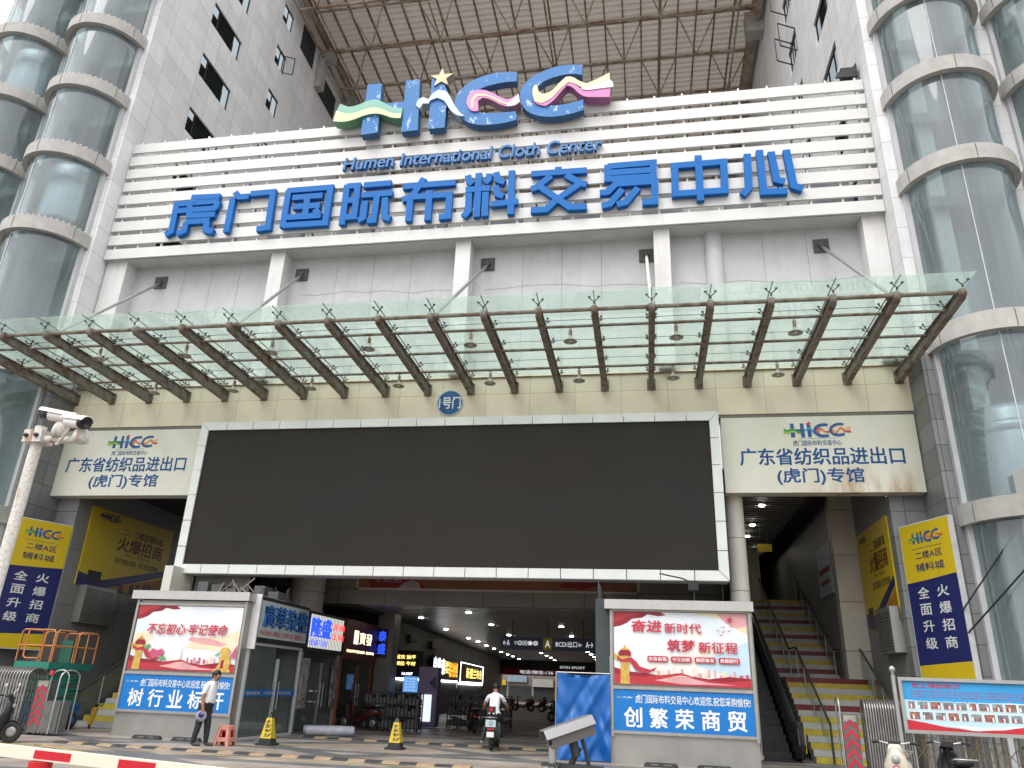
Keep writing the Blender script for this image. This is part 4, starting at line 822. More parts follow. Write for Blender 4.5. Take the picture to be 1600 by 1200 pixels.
# ---------------------------------------------------------------- yellow banners on the hall walls and pylon signs
YEL=mat('yellow_vinyl',(.62,.44,.015),.45,0,.06,1.5,.06); NAV2=mat('navy_vinyl',(.018,.022,.115),.42,0,.08,2); PRB=mat('black_print',(.03,.03,.035),.5); PRW=mat('white_print',(.68,.68,.68),.5); DKRED=mat('dark_red_print',(.14,.02,.015),.5)
def wall_banner(label,fr,wd,h):
    t=thing('wall_banner',label,'banner',tuple(fr.p(wd/2,0)))
    q=MB(); q.fbox(fr,0,wd,0,h,0,.05); q.build('sheet',YEL,t)
    q=MB(); q.prism([(0,.0),(0,.16*h),(wd*.25,.10*h),(wd,.42*h),(wd,.33*h),(wd*.3,0)],fr,.054,.054,0); q.prism([(wd*.30,0),(wd,.30*h),(wd,0)],fr,.058,.058,1)
    rr=random.Random(3)
    for k in range(14):
        x=wd*(.45+.54*rr.random()); hh=h*(.05+.12*rr.random()); q.prism([(x,0),(x+wd*.05,0),(x+wd*.045,hh),(x+wd*.025,hh*1.15),(x+.005,hh)],fr,.06+.0005*k,.06+.0005*k,2+k%2)
    q.build('crowd_print',[NAV2,mat('ochre_print',(.42,.2,.02),.5),mat('brown_print',(.12,.06,.04),.5),mat('violet_print',(.10,.07,.12),.5)],t)
    q=MB(); q.fbox(fr,wd*.10,wd*.24,.06*h,.2*h,.05,.062); q.build('badge',BLACK,t)
    q=MB(); mini_logo(q,fr,wd*.2,h*.91,wd*.24,.054,(0,0,0,0,0,0)); q.build('emblem',NAV2,t)
    q=MB(); q.text('二、三楼面辅料城',fr,wd*.38,wd*.88,.74*h,.84*h,.054,0,.012); q.text('热线：广东虎门镇',fr,wd*.45,wd*.75,.47*h,.51*h,.054); q.text('85700308  85703008',fr,wd*.35,wd*.88,.36*h,.43*h,.054,0,.01); q.build('lettering',PRB,t)
    q=MB(); q.text('火爆招商',fr,wd*.34,wd*.90,.53*h,.72*h,.056,0,.02); q.build('red_lettering',DKRED,t)
wall_banner('dim yellow wall banner in shade under the unstained hall sign, above a louvred box',FR((-20.34,24.9,4.55),90),5.2,2.85)
wall_banner('brighter yellow wall banner beside the staircase with red, yellow and white risers',FR((7.41,28.2,3.9),-90),3.55,3.1)
def pylon(label,fr,wd,h,lean):
    t=thing('pylon_sign',label,'sign',tuple(fr.p(wd/2,0)))
    q=MB(); q.fbox(fr,-.03,wd+.03,-.03,h+.03,-.16,0); q.build('case',mat('sign_case_white',(.6,.6,.6),.5),t)
    q=MB(); q.fbox(fr,0,wd,.09*h,.62*h,0,.006,1); q.fbox(fr,0,wd,.62*h,h,0,.006,0); q.fbox(fr,0,wd,0,.09*h,0,.006,0); q.prism([(0,.62*h),(wd,.62*h),(wd,.645*h),(wd*.5,.63*h)],fr,.008,.008,1); q.prism([(0,.09*h),(wd,.09*h),(wd,.12*h),(0,.10*h)],fr,.008,.008,0); q.build('face',[YEL,NAV2],t)
    q=MB(); mini_logo(q,fr,wd*.52,.90*h,wd*.70,.009,range(6)); q.build('emblem',LOGOM,t)
    q=MB(); q.fbox(fr,wd*.2,wd*.82,.835*h,.838*h,.006,.009); q.text('二楼A区',fr,wd*.26,wd*.80,.765*h,.815*h,.01,0,.014); q.text('辅料城',fr,wd*.24,wd*.80,.685*h,.738*h,.01,0,.014); q.build('lettering',NAV2,t)
    q=MB()
    for k,c in enumerate('火爆招商'): q.text(c,fr,wd*.58,wd*.80,(.515-.105*k)*h,(.585-.105*k)*h,.01,0,.02)
    q.build('white_lettering',PRW,t); q=MB()
    for k,c in enumerate('全面升级'): q.text(c,fr,wd*.20,wd*.42,(.515-.105*k)*h,(.585-.105*k)*h,.01,0,.02)
    q.build('white_lettering',PRW,t)
pylon('tall yellow and navy pylon sign behind the orange lift railing',FR((-21.08,22.42,2.25),68),1.93,4.2,0)
pylon('tall yellow and navy pylon sign above the notice board',FR((7.53,24.12,2.19),-67.9),1.93,4.29,0)
# ---------------------------------------------------------------- stainless display kiosks with posters
KR=mat('poster_red',(.45,.035,.05),.4,0,.25,1.2); KD=mat('poster_dark_red',(.28,.015,.03),.4,0,.3,1.5); KGOLD=mat('poster_gold',(.62,.40,.09),.4,0,.4,9); KPINK=mat('poster_pink',(.68,.35,.36),.4,0,.2,2)
KCREAM=mat('poster_cream',(.78,.66,.47),.4,0,.15,1); KTXT=mat('poster_text_red',(.50,.03,.06),.4); KGREEN=mat('poster_green',(.12,.33,.15),.4); KSKY=mat('poster_pale_blue',(.50,.66,.76),.4,0,.15,1); KPUR=mat('poster_rose',(.55,.10,.18),.4,0,.3,4)
KBLUE=mat('board_blue',(.006,.16,.48),.4,0,.04,1); KWH=mat('board_white_print',(.76,.78,.78),.4)
def posterbg():
    m,tt,b,N,L=nodes('poster_background'); setp(b,.3,0,.45)
    n=noise(N,L,wpos(N,L,(1,1,1)),.9,5); n2=noise(N,L,wpos(N,L,(1,1,1.6)),.6,3)
    c=mix(N,L,ramp(N,L,n,.4,.62),(.74,.76,.78),(.62,.69,.75)); c=mix(N,L,ramp(N,L,n2,.55,.75),c,(.76,.66,.55)); L(c,b.inputs['Base Color']); return m
PBG=posterbg()
PM=[PBG,KR,KD,KGOLD,KPINK,KCREAM,KTXT,KGREEN,KSKY,KPUR,KWH]
def poster(fr,x0,x1,z0,z1,kind,parent):
    W,H=x1-x0,z1-z0; q=MB(); c=[.004]
    P=lambda pts:[(x0+a*W,z0+b*H) for a,b in pts]
    def pg(pts,mi):
        c[0]+=.0012; q.prism(P(pts),fr,c[0],c[0],mi)
    q.fbox(fr,x0,x1,z0,z1,-.02,.003,0)
    if kind=='right':
        pg([(0.55,1),(1,1),(1,.72),(.9,.80),(.8,.93),(.68,.97)],5); pg([(1,.62),(1,.1),(.7,.22),(.6,.3),(.85,.5)],8); pg([(.78,1),(1,1),(1,.83),(.93,.8),(.85,.86)],4)
    else:
        pg([(0,.55),(.12,.6),(.2,.5),(.1,.3),(0,.25)],5); pg([(1,.65),(.85,.55),(.6,.5),(.5,.35),(1,.3)],5); pg([(.55,.52),(.75,.5),(.9,.42),(.85,.38),(.65,.42),(.52,.47)],4)
    pg([(0,1),(.36,1),(.40,.96),(.34,.945),(.26,.97),(.22,.92),(.14,.90),(.10,.84),(.05,.80),(0,.78)],2)
    pg([(.0,1),(.2,1),(.17,.95),(.09,.92),(.04,.86),(0,.85)],1)
    rr=random.Random(9 if kind=='right' else 4)
    base=.13 if kind=='right' else .12
    x=.32 if kind=='right' else .40
    while x<(.98 if kind=='right' else .8):
        w_=rr.uniform(.012,.03); h=rr.uniform(.03,.12)
        pg([(x,base),(x+w_,base),(x+w_,base+h*.9),(x+w_*.6,base+h),(x,base+h*.95)],rr.choice([4,4,9,5]) ); x+=w_+rr.uniform(.002,.03)
    if kind=='left': pg([(.485,base),(.497,base),(.493,.36),(.49,.36)],4)
    pg([(0,.22),(.1,.17),(.25,.15),(.4,.11),(.55,.13),(.7,.10),(.85,.14),(1,.12),(1,0),(0,0)],2)
    pg([(0,.13),(.2,.10),(.38,.14),(.5,.17),(.62,.10),(.8,.06),(1,.10),(1,0),(0,0)],1); pg([(.3,.06),(.45,.12),(.55,.11),(.7,.05),(.9,.03),(.5,.02)],4)
    pg([(.42,.115),(.5,.135),(.58,.11),(.5,.12)],5)
    # ornamental stone column with a wrapped ribbon
    pg([(.045,.0),(.115,.0),(.11,.38),(.05,.38)],3); pg([(.035,.38),(.125,.38),(.13,.42),(.115,.46),(.05,.46),(.03,.42)],2); pg([(.04,.46),(.12,.46),(.09,.50),(.085,.55),(.075,.5)],3); pg([(.0,.42),(.05,.36),(.05,.31),(0,.34)],3)
    pg([(.02,.38),(.06,.33),(.13,.36),(.17,.30),(.19,.24),(.27,.2),(.32,.24),(.30,.19),(.24,.15),(.16,.19),(.12,.30),(.06,.29),(.02,.33)],1)
    if kind=='left':
        pg([(.18,.26),(.21,.33),(.26,.30),(.30,.33),(.33,.28),(.30,.20),(.22,.18)],9); pg([(.12,.34),(.17,.40),(.19,.36),(.15,.31)],7); pg([(.28,.2),(.33,.22),(.36,.17),(.30,.15)],7)
        # seated golden lion
        pg([(.80,.0),(.97,.0),(.96,.05),(.82,.05)],3); pg([(.83,.05),(.95,.05),(.96,.14),(.95,.24),(.935,.29),(.945,.33),(.92,.37),(.88,.375),(.855,.35),(.85,.30),(.865,.27),(.85,.2),(.855,.12)],3); pg([(.87,.06),(.90,.06),(.90,.2),(.875,.17)],2); pg([(.80,.24),(.85,.31),(.84,.25)],7); pg([(.95,.24),(1,.42),(1,.2)],9)
        q.text('不忘初心·牢记使命',fr,x0+.12*W,x0+.88*W,z0+.55*H,z0+.72*H,c[0]+.004,6,.022,0,.15)
    else:
        q.text('奋进',fr,x0+.13*W,x0+.36*W,z0+.72*H,z0+.88*H,c[0]+.004,6,.03,0,.1); q.text('新时代',fr,x0+.385*W,x0+.66*W,z0+.71*H,z0+.85*H,c[0]+.004,6,.02)
        q.text('筑梦',fr,x0+.40*W,x0+.60*W,z0+.46*H,z0+.62*H,c[0]+.004,6,.03,0,.1); q.text('新征程',fr,x0+.635*W,x0+.92*W,z0+.45*H,z0+.6*H,c[0]+.004,6,.02)
        for k,s_ in enumerate(('自信自强','守正创新','踔厉奋发','勇毅前行')):
            a=.25+.175*k; pg([(a,.325),(a+.01,.31),(a+.145,.31),(a+.155,.325),(a+.155,.375),(a+.145,.39),(a+.01,.39),(a,.375)],6); q.text(s_,fr,x0+(a+.012)*W,x0+(a+.143)*W,z0+.325*H,z0+.376*H,c[0]+.003,10,.02)
        pg([(.875+(.028 if j%2==0 else .011)*math.sin(j*PI/5),.915+(.05 if j%2==0 else .02)*math.cos(j*PI/5)) for j in range(10)],6)
        for bx,by in ((.82,.81),(.88,.82),(.78,.76),(.80,.70),(.82,.745),(.86,.76)): pg([(bx-.02,by+.01),(bx,by),(bx+.02,by+.012),(bx+.005,by-.012)],6)
    return q.build('poster',PM,parent)
def kiosk(label,x0,x1,zs,kind,big,small):
    y=21.0; t=thing('display_kiosk',label,'kiosk',((x0+x1)/2,y,0)); fr=FR((0,y,0),0)
    q=MB(); q.box(x0,x1,y+.03,y+2.2,0,3.66); q.build('cabinet',STEELD,t)
    q=MB(); q.box(x0-.14,x1+.08,y-.14,y+2.3,3.68,3.92); q.build('cap',mat('kiosk_cap_steel',(.47,.46,.44),.4,.5,.1,2,.15),t)
    a,b,c,d=zs
    poster(fr,x0+.1,x1-.1,c+.04,d,kind,t)
    q=MB(); q.fbox(fr,x0+.06,x1-.06,a,b,-.02,.004); q.build('lower_board',KBLUE,t)
    q=MB(); q.text('虎门国际布料交易中心欢迎您,祝您采购愉快!',fr,x0+.62,x1-.15,b-.33,b-.12,.008,0,.007)
    n=len(big)
    for k,ch in enumerate(big): xc=x0+.55+k*(x1-x0-1.05)/(n-1); q.text(ch,fr,xc-.22,xc+.22,a+.1,a+.55,.008,0,.022)
    q.build('white_lettering',KWH,t)
    q=MB(); xx=x0+.15
    for k,(mi,dx) in enumerate(((0,0),(1,.14),(2,.26))): q.prism([(xx+dx,b-.24),(xx+dx+.05,b-.17),(xx+dx+.1,b-.21),(xx+dx+.13,b-.18),(xx+dx+.12,b-.22),(xx+dx+.05,b-.20)],fr,.008,.008,mi)
    q.build('little_emblem',[LOGOM[2],KSKY,KWH],t)
    q=MB()
    for xx in (x0+.03,x1-.03): q.fbox(fr,xx-.035,xx+.035,.6,3.66,-.02,.03)
    for zz in (a-.03,b+.03,d+.05): q.fbox(fr,x0+.065,x1-.065,zz-.035,zz+.035,-.02,.028)
    q.build('trim',mat('kiosk_trim_steel',(.38,.36,.33),.4,.6,.15,3,.2),t); return t
kiosk('display kiosk with lion poster beside the standing man',-14.86,-11.34,(.68,1.62,1.70,3.5),'left','树行业标杆','')
kiosk('display kiosk with red skyline and star poster beside the blue tarpaulin',-.95,2.64,(.74,1.72,1.80,3.62),'right','创繁荣商贸','')
# things lying on the kiosk and shop roofs
t=thing('floodlight','small dark floodlight on a bracket above the skyline kiosk','floodlight',(1.3,21.6,4.1))
q=MB(); q.box(1.15,1.42,21.5,21.7,4.28,4.52); q.build('head',BLACK,t)
q=MB(); q.tube([(.4,21.9,4.75),(1.0,21.7,4.6),(1.2,21.6,4.5)],.02,6); q.tube([(1.3,21.6,3.92),(1.3,21.6,4.3)],.02,6); q.build('bracket',BLACK,t)
t=thing('tangled_frame','rusty angle bars piled on the roof behind the lion kiosk','scrap',(-13,22.5,3.95))
rr=random.Random(2)
for k in range(26):
    q=MB(); a=Vector((rr.uniform(-14,-11.6),rr.uniform(22,25),3.95)); q.tube([a,a+Vector((rr.uniform(-.8,.8),rr.uniform(-.3,.3),rr.uniform(.1,.6)))],.025,5); q.build('bar',RUST,t)
for k in range(6): q=MB(); x=-14.4+k*.5; q.box(x,x+.35,23.2,23.8,3.9,4.05+.5*rr.random()); q.build('box',mat('dim_grey_boxes',(.12,.12,.12),.7,0,.4,2),t)
t=thing('stair_head_frame','white framed hatch on the lion kiosk roof under the screen corner','frame',(-14.4,23,3.95))
q=MB(); q.box(-15.3,-15.0,22.6,24.5,3.92,4.9); q.build('post',CREAM,t)
q=MB(); q.box(-15.0,-13.0,23.95,24.0,3.92,4.9); q.build('panel',mat('hatch_panel',(.3,.29,.27),.6),t)
# ---------------------------------------------------------------- shop fronts along the passage (plane X = -11.3, facing +X)
def mesh_fr(y0): return FR((-11.3,y0,0),90)
SF=mat('shop_white_frame',(.55,.56,.57),.4,.1,.08,2); SBL=mat('shop_black_frame',(.025,.025,.028),.4,.2)
def goods(seed):
    m,tt,b,N,L=nodes('shop_goods_%d'%seed); setp(b,.7,0,.3)
    v=N('ShaderNodeTexVoronoi'); v.inputs['Scale'].default_value=4.5; L(wpos(N,L,(1,1.3,1.0)),v.inputs['Vector'])
    h=N('ShaderNodeHueSaturation'); h.inputs['Saturation'].default_value=.3; h.inputs['Value'].default_value=.14; L(v.outputs['Color'],h.inputs['Color']); L(h.outputs[0],b.inputs['Base Color']); return m
GOODS=[goods(1),goods(2)]
def shop(name,label,y0,y1,build_sign,door=True,frame=SF):
    t=thing('market_shop',label,'shop',(-11.3,(y0+y1)/2,0)); W=y1-y0; fr=mesh_fr(y0)
    q=MB(); q.box(-15.1,-11.36,y0+.02,y0+.06,0,3.85); q.box(-14.9,-11.36,y0+.06,y1,3.80,3.85); q.box(-14.9,-14.8,y0,y1,0,3.85); q.build('wall',mat('shop_inner_wall',(.33,.33,.32),.7,0,.2,1),t)
    q=MB(); q.box(-14.6,-13.6,y0+.4,y1-.3,0,1.1); q.box(-14.75,-14.4,y0+.3,y1-.3,1.3,1.35);q.box(-14.75,-14.4,y0+.3,y1-.3,1.8,1.85)
    rr=random.Random(int(y0*7))
    for k in range(14): yy=rr.uniform(y0+.3,y1-.5); zz=rr.choice([1.1,1.35,1.85]); q.box(-14.7,-14.3,yy,yy+.22,zz,zz+rr.uniform(.15,.4))
    q.build('goods_shelf',GOODS[0],t)
    q=MB(); 
    for a in (.04,W-.04): q.fbox(fr,a-.05,a+.05,0,2.6,-.06,.03)
    q.fbox(fr,.09,W-.09,2.52,2.6,-.06,.03); q.fbox(fr,.09,W-.09,0,.06,-.06,.03); q.build('frame',frame,t)
    q=MB(); q.add([fr.p(.09,.06,-.02),fr.p(W-.09,.06,-.02),fr.p(W-.09,2.52,-.02),fr.p(.09,2.52,-.02)],[(0,1,2,3)]); q.build('glass',CLEAR,t)
    if door:
        for s_ in (-1,1):
            q=MB(); a=W*.56+s_*.03; q.fbox(fr,min(a,a+s_*.04),max(a,a+s_*.04),.06,2.2,-.05,.01); d=q.build('door',frame,t)
            q=MB(); q.tube([fr.p(a+s_*.1,.75,.06),fr.p(a+s_*.1,1.55,.06)],.018,8); q.build('handle',STEEL,d)
    build_sign(t,fr,W); return t
SLB=emis('lit_blue_letters',(.02,.07,.75),.7); SLR=emis('lit_red_letters',(.7,.03,.04),.9); SLY=emis('lit_yellow_letters',(.85,.62,.16),1.0); SLW=emis('lit_white_letters',(.85,.88,.95),1.6); SLG=emis('lit_gold_letters',(.95,.78,.48),1.15)
TUBE=emis('lit_tube',(.9,.97,1),5)
def sg1(t,fr,W):
    q=MB(); q.fbox(fr,-.05,W,2.62,3.88,-.1,.12,1); q.fbox(fr,.18,W-.1,2.74,3.78,.12,.135,0); b=q.build('sign_board',[mat('pale_sign_face',(.42,.50,.50),.5,0,.1,1),SBL],t)
    q=MB(); q.text('廣華染整',fr,.35,W-.2,3.05,3.68,.14,0,.012,.05); q.build('sign_lettering',mat('dim_blue_letters',(.03,.13,.42),.5),b)
    q=MB(); q.text('专染涤棉人棉锦纶 拉架罗马布 潮染加工',fr,.25,W-.3,2.80,2.96,.14,0,.01); q.build('red_lettering',mat('dim_red_letters',(.5,.03,.04),.5),b)
    q=MB(); q.fbox(fr,-.06,.0,2.4,3.92,-.15,.2); q.build('white_end_panel',mat('end_panel_white',(.7,.7,.7),.4),b)
    q=MB(); q.fbox(fr,.1,W-.1,1.12,1.32,-.015,-.01); st=q.build('blue_film_strip',mat('film_blue',(.02,.13,.36),.4),t)
    q=MB(); q.text('推荐服务   人民至上   欢迎光临',fr,.3,W-.4,1.18,1.26,-.005); q.build('strip_lettering',PRW,st)
    q=MB(); q.tube([(-12.4,22.6,.0),(-12.4,22.6,.32)],.14,12); q.build('pot',mat('plant_pot',(.3,.3,.3),.5),t)
def sg2(t,fr,W):
    q=MB(); q.fbox(fr,0,W,2.52,3.82,-.1,.12,0); b=q.build('sign_board',SBL,t)
    q=MB(); n=22
    for k in range(n): a=.12+k*(W-.3)/n; q.fbox(fr,a,a+.045,2.65,3.72,.125,.14)
    q.build('lit_slat',emis('lit_sign_slats',(.75,.76,.68),.42),b)
    q=MB(); q.text('隆盛',fr,.15,W*.55,3.0,3.62,.15,0,.02,.04); q.text('经编花边',fr,.1,W*.5,2.72,2.92,.15,0,.01); q.build('blue_lettering',SLB,b)
    q=MB(); q.text('源頭',fr,W*.6,W-.1,3.32,3.55,.15,0,.012); q.text('工廠',fr,W*.6,W-.1,2.98,3.22,.15,0,.012); q.build('red_lettering',SLR,b)
    for a in (.1,W-.62):
        q=MB(); q.fbox(fr,a,a+.5,.75,2.3,.03,.08); q.build('goods_rack',mat('sample_cards',(.30,.28,.26),.7,0,.9,7),t)
def sg3(t,fr,W):
    q=MB(); q.fbox(fr,0,W,2.42,3.84,-.1,.14,0); b=q.build('sign_board',mat('maroon_sign',(.17,.035,.018),.4,0,.1,1),t)
    q=MB(); q.text('寶發',fr,W*.42,W*.82,3.0,3.45,.145,0,.0); q.text('花边织带 服装辅料  批发零售',fr,.25,W-.3,2.66,2.76,.145,0,.02); q.build('gold_lettering',SLG,b)
    q=MB(); q.fbox(fr,W*.25,W*.38,2.98,3.48,.14,.15); q.build('lit_plate',emis('lit_pink_plate',(.85,.55,.42),.9),b)
    q=MB(); q.fbox(fr,-.08,.1,0,2.42,-.02,.06); q.build('orange_post',mat('orange_paint',(.42,.10,.03),.5),t)
def sg4(t,fr,W):
    q=MB(); q.fbox(fr,0,W,2.4,3.6,-.1,.1); b=q.build('sign_board',SBL,t)
    q=MB(); q.text('盛\n泰',fr,.3,1.0,2.5,3.5,.11,0,.05); q.build('blue_lettering',SLB,b)
shop('a','shop front with pale sign of dim blue characters next to the lion kiosk',21.35,24.95,sg1)
shop('b','shop front with black and white striped lit sign and sample racks',25.0,28.3,sg2,True,STEEL)
shop('c','shop front with maroon sign and gold characters',28.35,31.95,sg3,True,mat('orange_frame',(.35,.09,.03),.5))
t=thing('blade_sign','narrow blue lit blade sign on the square arcade column','sign',(-11.0,32.1,2.6)); fr=FR((-11.2,32.08,0),0)
q=MB(); q.fbox(fr,0,.42,2.6,3.75,-.06,0); q.build('panel',SBL,t)
q=MB(); q.text('泰',fr,.04,.38,3.25,3.65,.006,0,.02); q.text('盛',fr,.04,.38,2.75,3.15,.006,0,.02); q.build('lettering',SLB,t)
# inner shops seen deeper in the passage
def inner(label,fr,W,z0,z1,face,lets,lit=True,base=None):
    t=thing('inner_shop',label,'shop',tuple(fr.p(W/2,0)))
    q=MB(); q.fbox(fr,0,W,z0,z1,-.12,0); b=q.build('sign_board',face,t)
    for s_,a0,a1,b0,b1,m in lets: q=MB(); q.text(s_,fr,a0,a1,b0,b1,.006,0,.02); q.build('sign_lettering',m,b)
    if lit: q=MB(); q.fbox(fr,0,W,z0-.14,z0-.06,-.05,0); q.build('light_tube',TUBE,t)
    q=MB(); q.fbox(fr,0,W,0,z0-.16,-.12,-.06); q.build('goods_display',base or GOODS[1],t); return t
inner('inner shop with black sign of small yellow characters above the blue menu board',FR((-11.6,35.6,0),0),1.45,1.92,3.05,SBL,[('成衣 抽平',.15,1.1,2.68,2.86,SLY),('棉拉 牛材',.15,1.1,2.4,2.58,SLY),('1A1207',.5,1.0,2.0,2.1,SLW)])
d_=math.degrees(math.atan2(55.8,-4.6))
inner('inner shop with white, yellow and orange lit characters beside the purple cabinet',FR((-11.9,43.9,0),d_),9.3,1.95,3.25,SBL,[('良伟泰',.1,4.0,2.2,3.1,SLW),('面料\n批发',4.2,5.4,2.3,3.0,SLY),('联兴纱线',5.6,9.1,2.1,3.0,emis('lit_orange_letters',(.9,.35,.03),1.0))])
t=inner('inner shop with white outlined sign and yellow characters, farthest along the passage wall',FR((-12.7,54,0),d_),13,1.85,3.15,SBL,[('新盛兰布业',3,12.2,2.15,2.85,SLY)])
q=MB(); fr=FR((-12.7,54,0),d_)
for a0,a1,b0,b1 in ((0,13,3.10,3.15),(0,13,1.85,1.9),(12.85,13,1.9,3.10),(0,.1,1.9,3.10)): q.fbox(fr,a0,a1,b0,b1,.0,.03)
q.build('lit_outline',SLW,t)
t=thing('vending_cabinet','purple cabinet with a lit white lower front standing in the arcade','cabinet',(-9.0,32,0))
q=MB(); q.box(-9.25,-8.45,32.0,32.6,.05,2.3); q.build('body',mat('purple_cabinet',(.22,.17,.30),.4,0,.08,1),t)
q=MB(); q.box(-9.05,-8.65,31.97,32.0,.25,1.25); q.build('lit_panel',emis('lit_cabinet_panel',(.65,.7,.8),.5),t)
q=MB(); q.prism([(-8.8,1.7),(-8.5,1.95),(-8.5,1.45)],FR((0,32,0),0),.004,.02); q.build('arrow',NAVY,t)
t=thing('menu_board','blue lit menu board beside the purple cabinet','board',(-10.2,33.5,0))
q=MB(); q.box(-10.35,-9.72,33.5,33.56,1.3,1.92); q.build('panel',emis('lit_menu_blue',(.08,.25,.55),.55),t)
q=MB(); fr=FR((0,33.5,0),0)
for k in range(5): q.text('布料 花边 辅料',fr,-10.28,-9.8,1.8-.11*k,1.86-.11*k,.01)
q.build('lettering',SWHITE,t)
q=MB(); q.tube([(-10.03,33.53,0),(-10.03,33.53,1.3)],.03,6); q.build('stand',BLACK,t)
# racks of goods that form the dark low walls in the passage
def rack(label,x0,x1,y,n):
    t=thing('goods_rack',label,'rack',((x0+x1)/2,y,0),'dark racks of goods in the arcade')
    q=MB()
    for k in range(n+1): x=x0+(x1-x0)*k/n; q.box(x-.02,x+.02,y-.02,y+.02,0,1.3); q.box(x-.02,x+.02,y+.5,y+.54,0,1.3)
    for z in (.1,.5,.9,1.28): q.box(x0,x1,y-.02,y+.54,z,z+.03)
    q.build('frame',BLACK,t)
    rr=random.Random(int(x0*10)); q=MB()
    for k in range(n*3):
        x=x0+(x1-x0)*(k+.15)/(n*3)
        for z in (.13,.53,.93): q.box(x,x+(x1-x0)/(n*3)*.75,y+.02,y+.45,z,z+rr.uniform(.15,.33))
    q.build('goods',GOODS[int(abs(x0))%2],t)
rack('dark rack of goods against the square column',-10.4,-8.3,29.0,5); rack('dark rack of goods right of the purple cabinet',-8.2,-5.6,33,6)
# ---------------------------------------------------------------- blue tarpaulin
t=thing('blue_tarpaulin','bright blue tarpaulin sheet hung from a rail beside the skyline kiosk','tarpaulin',(-1.65,21,0))
rr=random.Random(5); nx,nz=40,56; vs=[];fs=[]
folds=[(rr.uniform(0,1),rr.uniform(0,1),rr.uniform(-1,1),rr.uniform(.02,.06)*rr.choice((1,-1)),rr.uniform(4,16)) for _ in range(22)]
for j in range(nz+1):
    for i in range(nx+1):
        a=i/nx;b=j/nz; d=.03*math.sin(a*7+b*2)*(1-b)+.02*math.sin(b*19+a*5)*.5
        for fx,fz,k,am,fq in folds:
            u=(a-fx)+k*(b-fz); d+=am*math.exp(-(u*fq)**2)
        ed=.03*math.sin(b*9)*(1 if i in(0,) else 0)
        x=-2.34+1.38*a+(.05*(1-b) if a<.5 else 0)*(0.5-a); z=.02+2.03*b-.05*math.sin(PI*a)*(b>.97)
        vs.append((x+ed,20.98-d,z))
for j in range(nz):
    for i in range(nx): k=j*(nx+1)+i; fs.append((k,k+1,k+nx+2,k+nx+1))
q=MB(); q.add(vs,fs,0,True); q.build('sheet',mat('blue_tarp',(.005,.10,.36),.35,0,.12,2.5,spec=.5),t)
q=MB(); q.tube([(-2.36,21.02,2.06),(-.96,21.02,2.06)],.02,8); q.tube([(-.96,21.02,0),(-.96,21.02,2.5)],.02,8); q.tube([(-2.36,21.02,0),(-2.36,21.02,2.06)],.02,8); q.build('rail',STEEL,t)
# ---------------------------------------------------------------- scissor lift
t=thing('scissor_lift','lowered green and blue scissor lift with orange guard rails beside the folded gate','lift',(-17.6,21.5,0))
LB=mat('lift_blue',(.012,.13,.33),.45,0,.15,2,.15); LG=mat('lift_green',(.02,.19,.145),.5,0,.15,2,.15); LO=mat('rail_orange',(.52,.19,.06),.5,0,.2,6)
X0,X1,Y0,Y1=-18.15,-17.0,20.62,22.5
q=MB(); q.box(X0+.05,X1-.05,Y0+.1,Y1-.1,.22,.72); q.box(X0,X1,Y0+.15,Y1-.15,.62,.7); q.build('chassis',LB,t)
for y in (Y0+.4,Y1-.42):
    for x in (X0+.04,X1-.04):
        q=MB(); q.lathe([(0,-.07),(.2,-.07),(.24,-.03),(.24,.03),(.2,.07),(0,.07)],(x,y,.24),20,axis=(1,0,0)); wl=q.build('wheel',RUBBER,t)
        q=MB(); q.lathe([(0,-.08),(.11,-.08),(.11,.08),(0,.08)],(x,y,.24),14,axis=(1,0,0)); q.build('hub',LB,wl)
for k in range(6):
    q=MB(); z=.76+k*.155
    for x in (X0+.1,X1-.1): q.bar((x,Y0+.2,z),(x,Y1-.25,z+(.13 if k%2 else .02)),.05,.10)
    q.box(X0+.15,X1-.13,Y0+.2,Y1-.3,z,z+.10); q.build('scissor_arm',LG,t)
q=MB(); q.box(X0,X1,Y0,Y1,1.64,1.84); q.build('platform',LG,t)
q=MB(); q.box(X0+.2,X0+.6,Y1-.4,Y1-.1,1.84,2.5); q.build('control_box',mat('dark_green_box',(.015,.09,.06),.5),t)
def rail(P,r=.022): q=MB(); q.tube(P,r,8); q.build('guard_rail',LO,t)
ZT=2.72; ZM=2.28; ZB=1.84
def loop(a,b):
    a=Vector(a);b=Vector(b);d=(b-a).normalized(); z=Vector((0,0,1))
    rail([a+z*ZB,a+z*(ZT-.07),a+d*.07+z*ZT,b-d*.07+z*ZT,b+z*(ZT-.07),b+z*ZB])
for y in (Y0,Y1): loop((X0+.02,y,0),(X1-.02,y,0)); rail([(X0,y,ZM),(X1,y,ZM)])
for x in (X0,X1):
    ym=(Y0+Y1)/2; loop((x,Y0+.04,0),(x,ym-.05,0)); loop((x,ym+.05,0),(x,Y1-.04,0)); rail([(x,Y0,ZM),(x,Y1,ZM)]); rail([(x,ym+.45,ZB),(x,ym+.45,ZT)])
rail([(X0+.25,Y0-.02,ZT-.03),(X0+.24,Y0-.02,2.0),(X0+.32,Y0-.02,1.93),(X0+.75,Y0-.02,1.93),(X0+.83,Y0-.02,2.0),(X0+.83,Y0-.02,ZT-.03)])
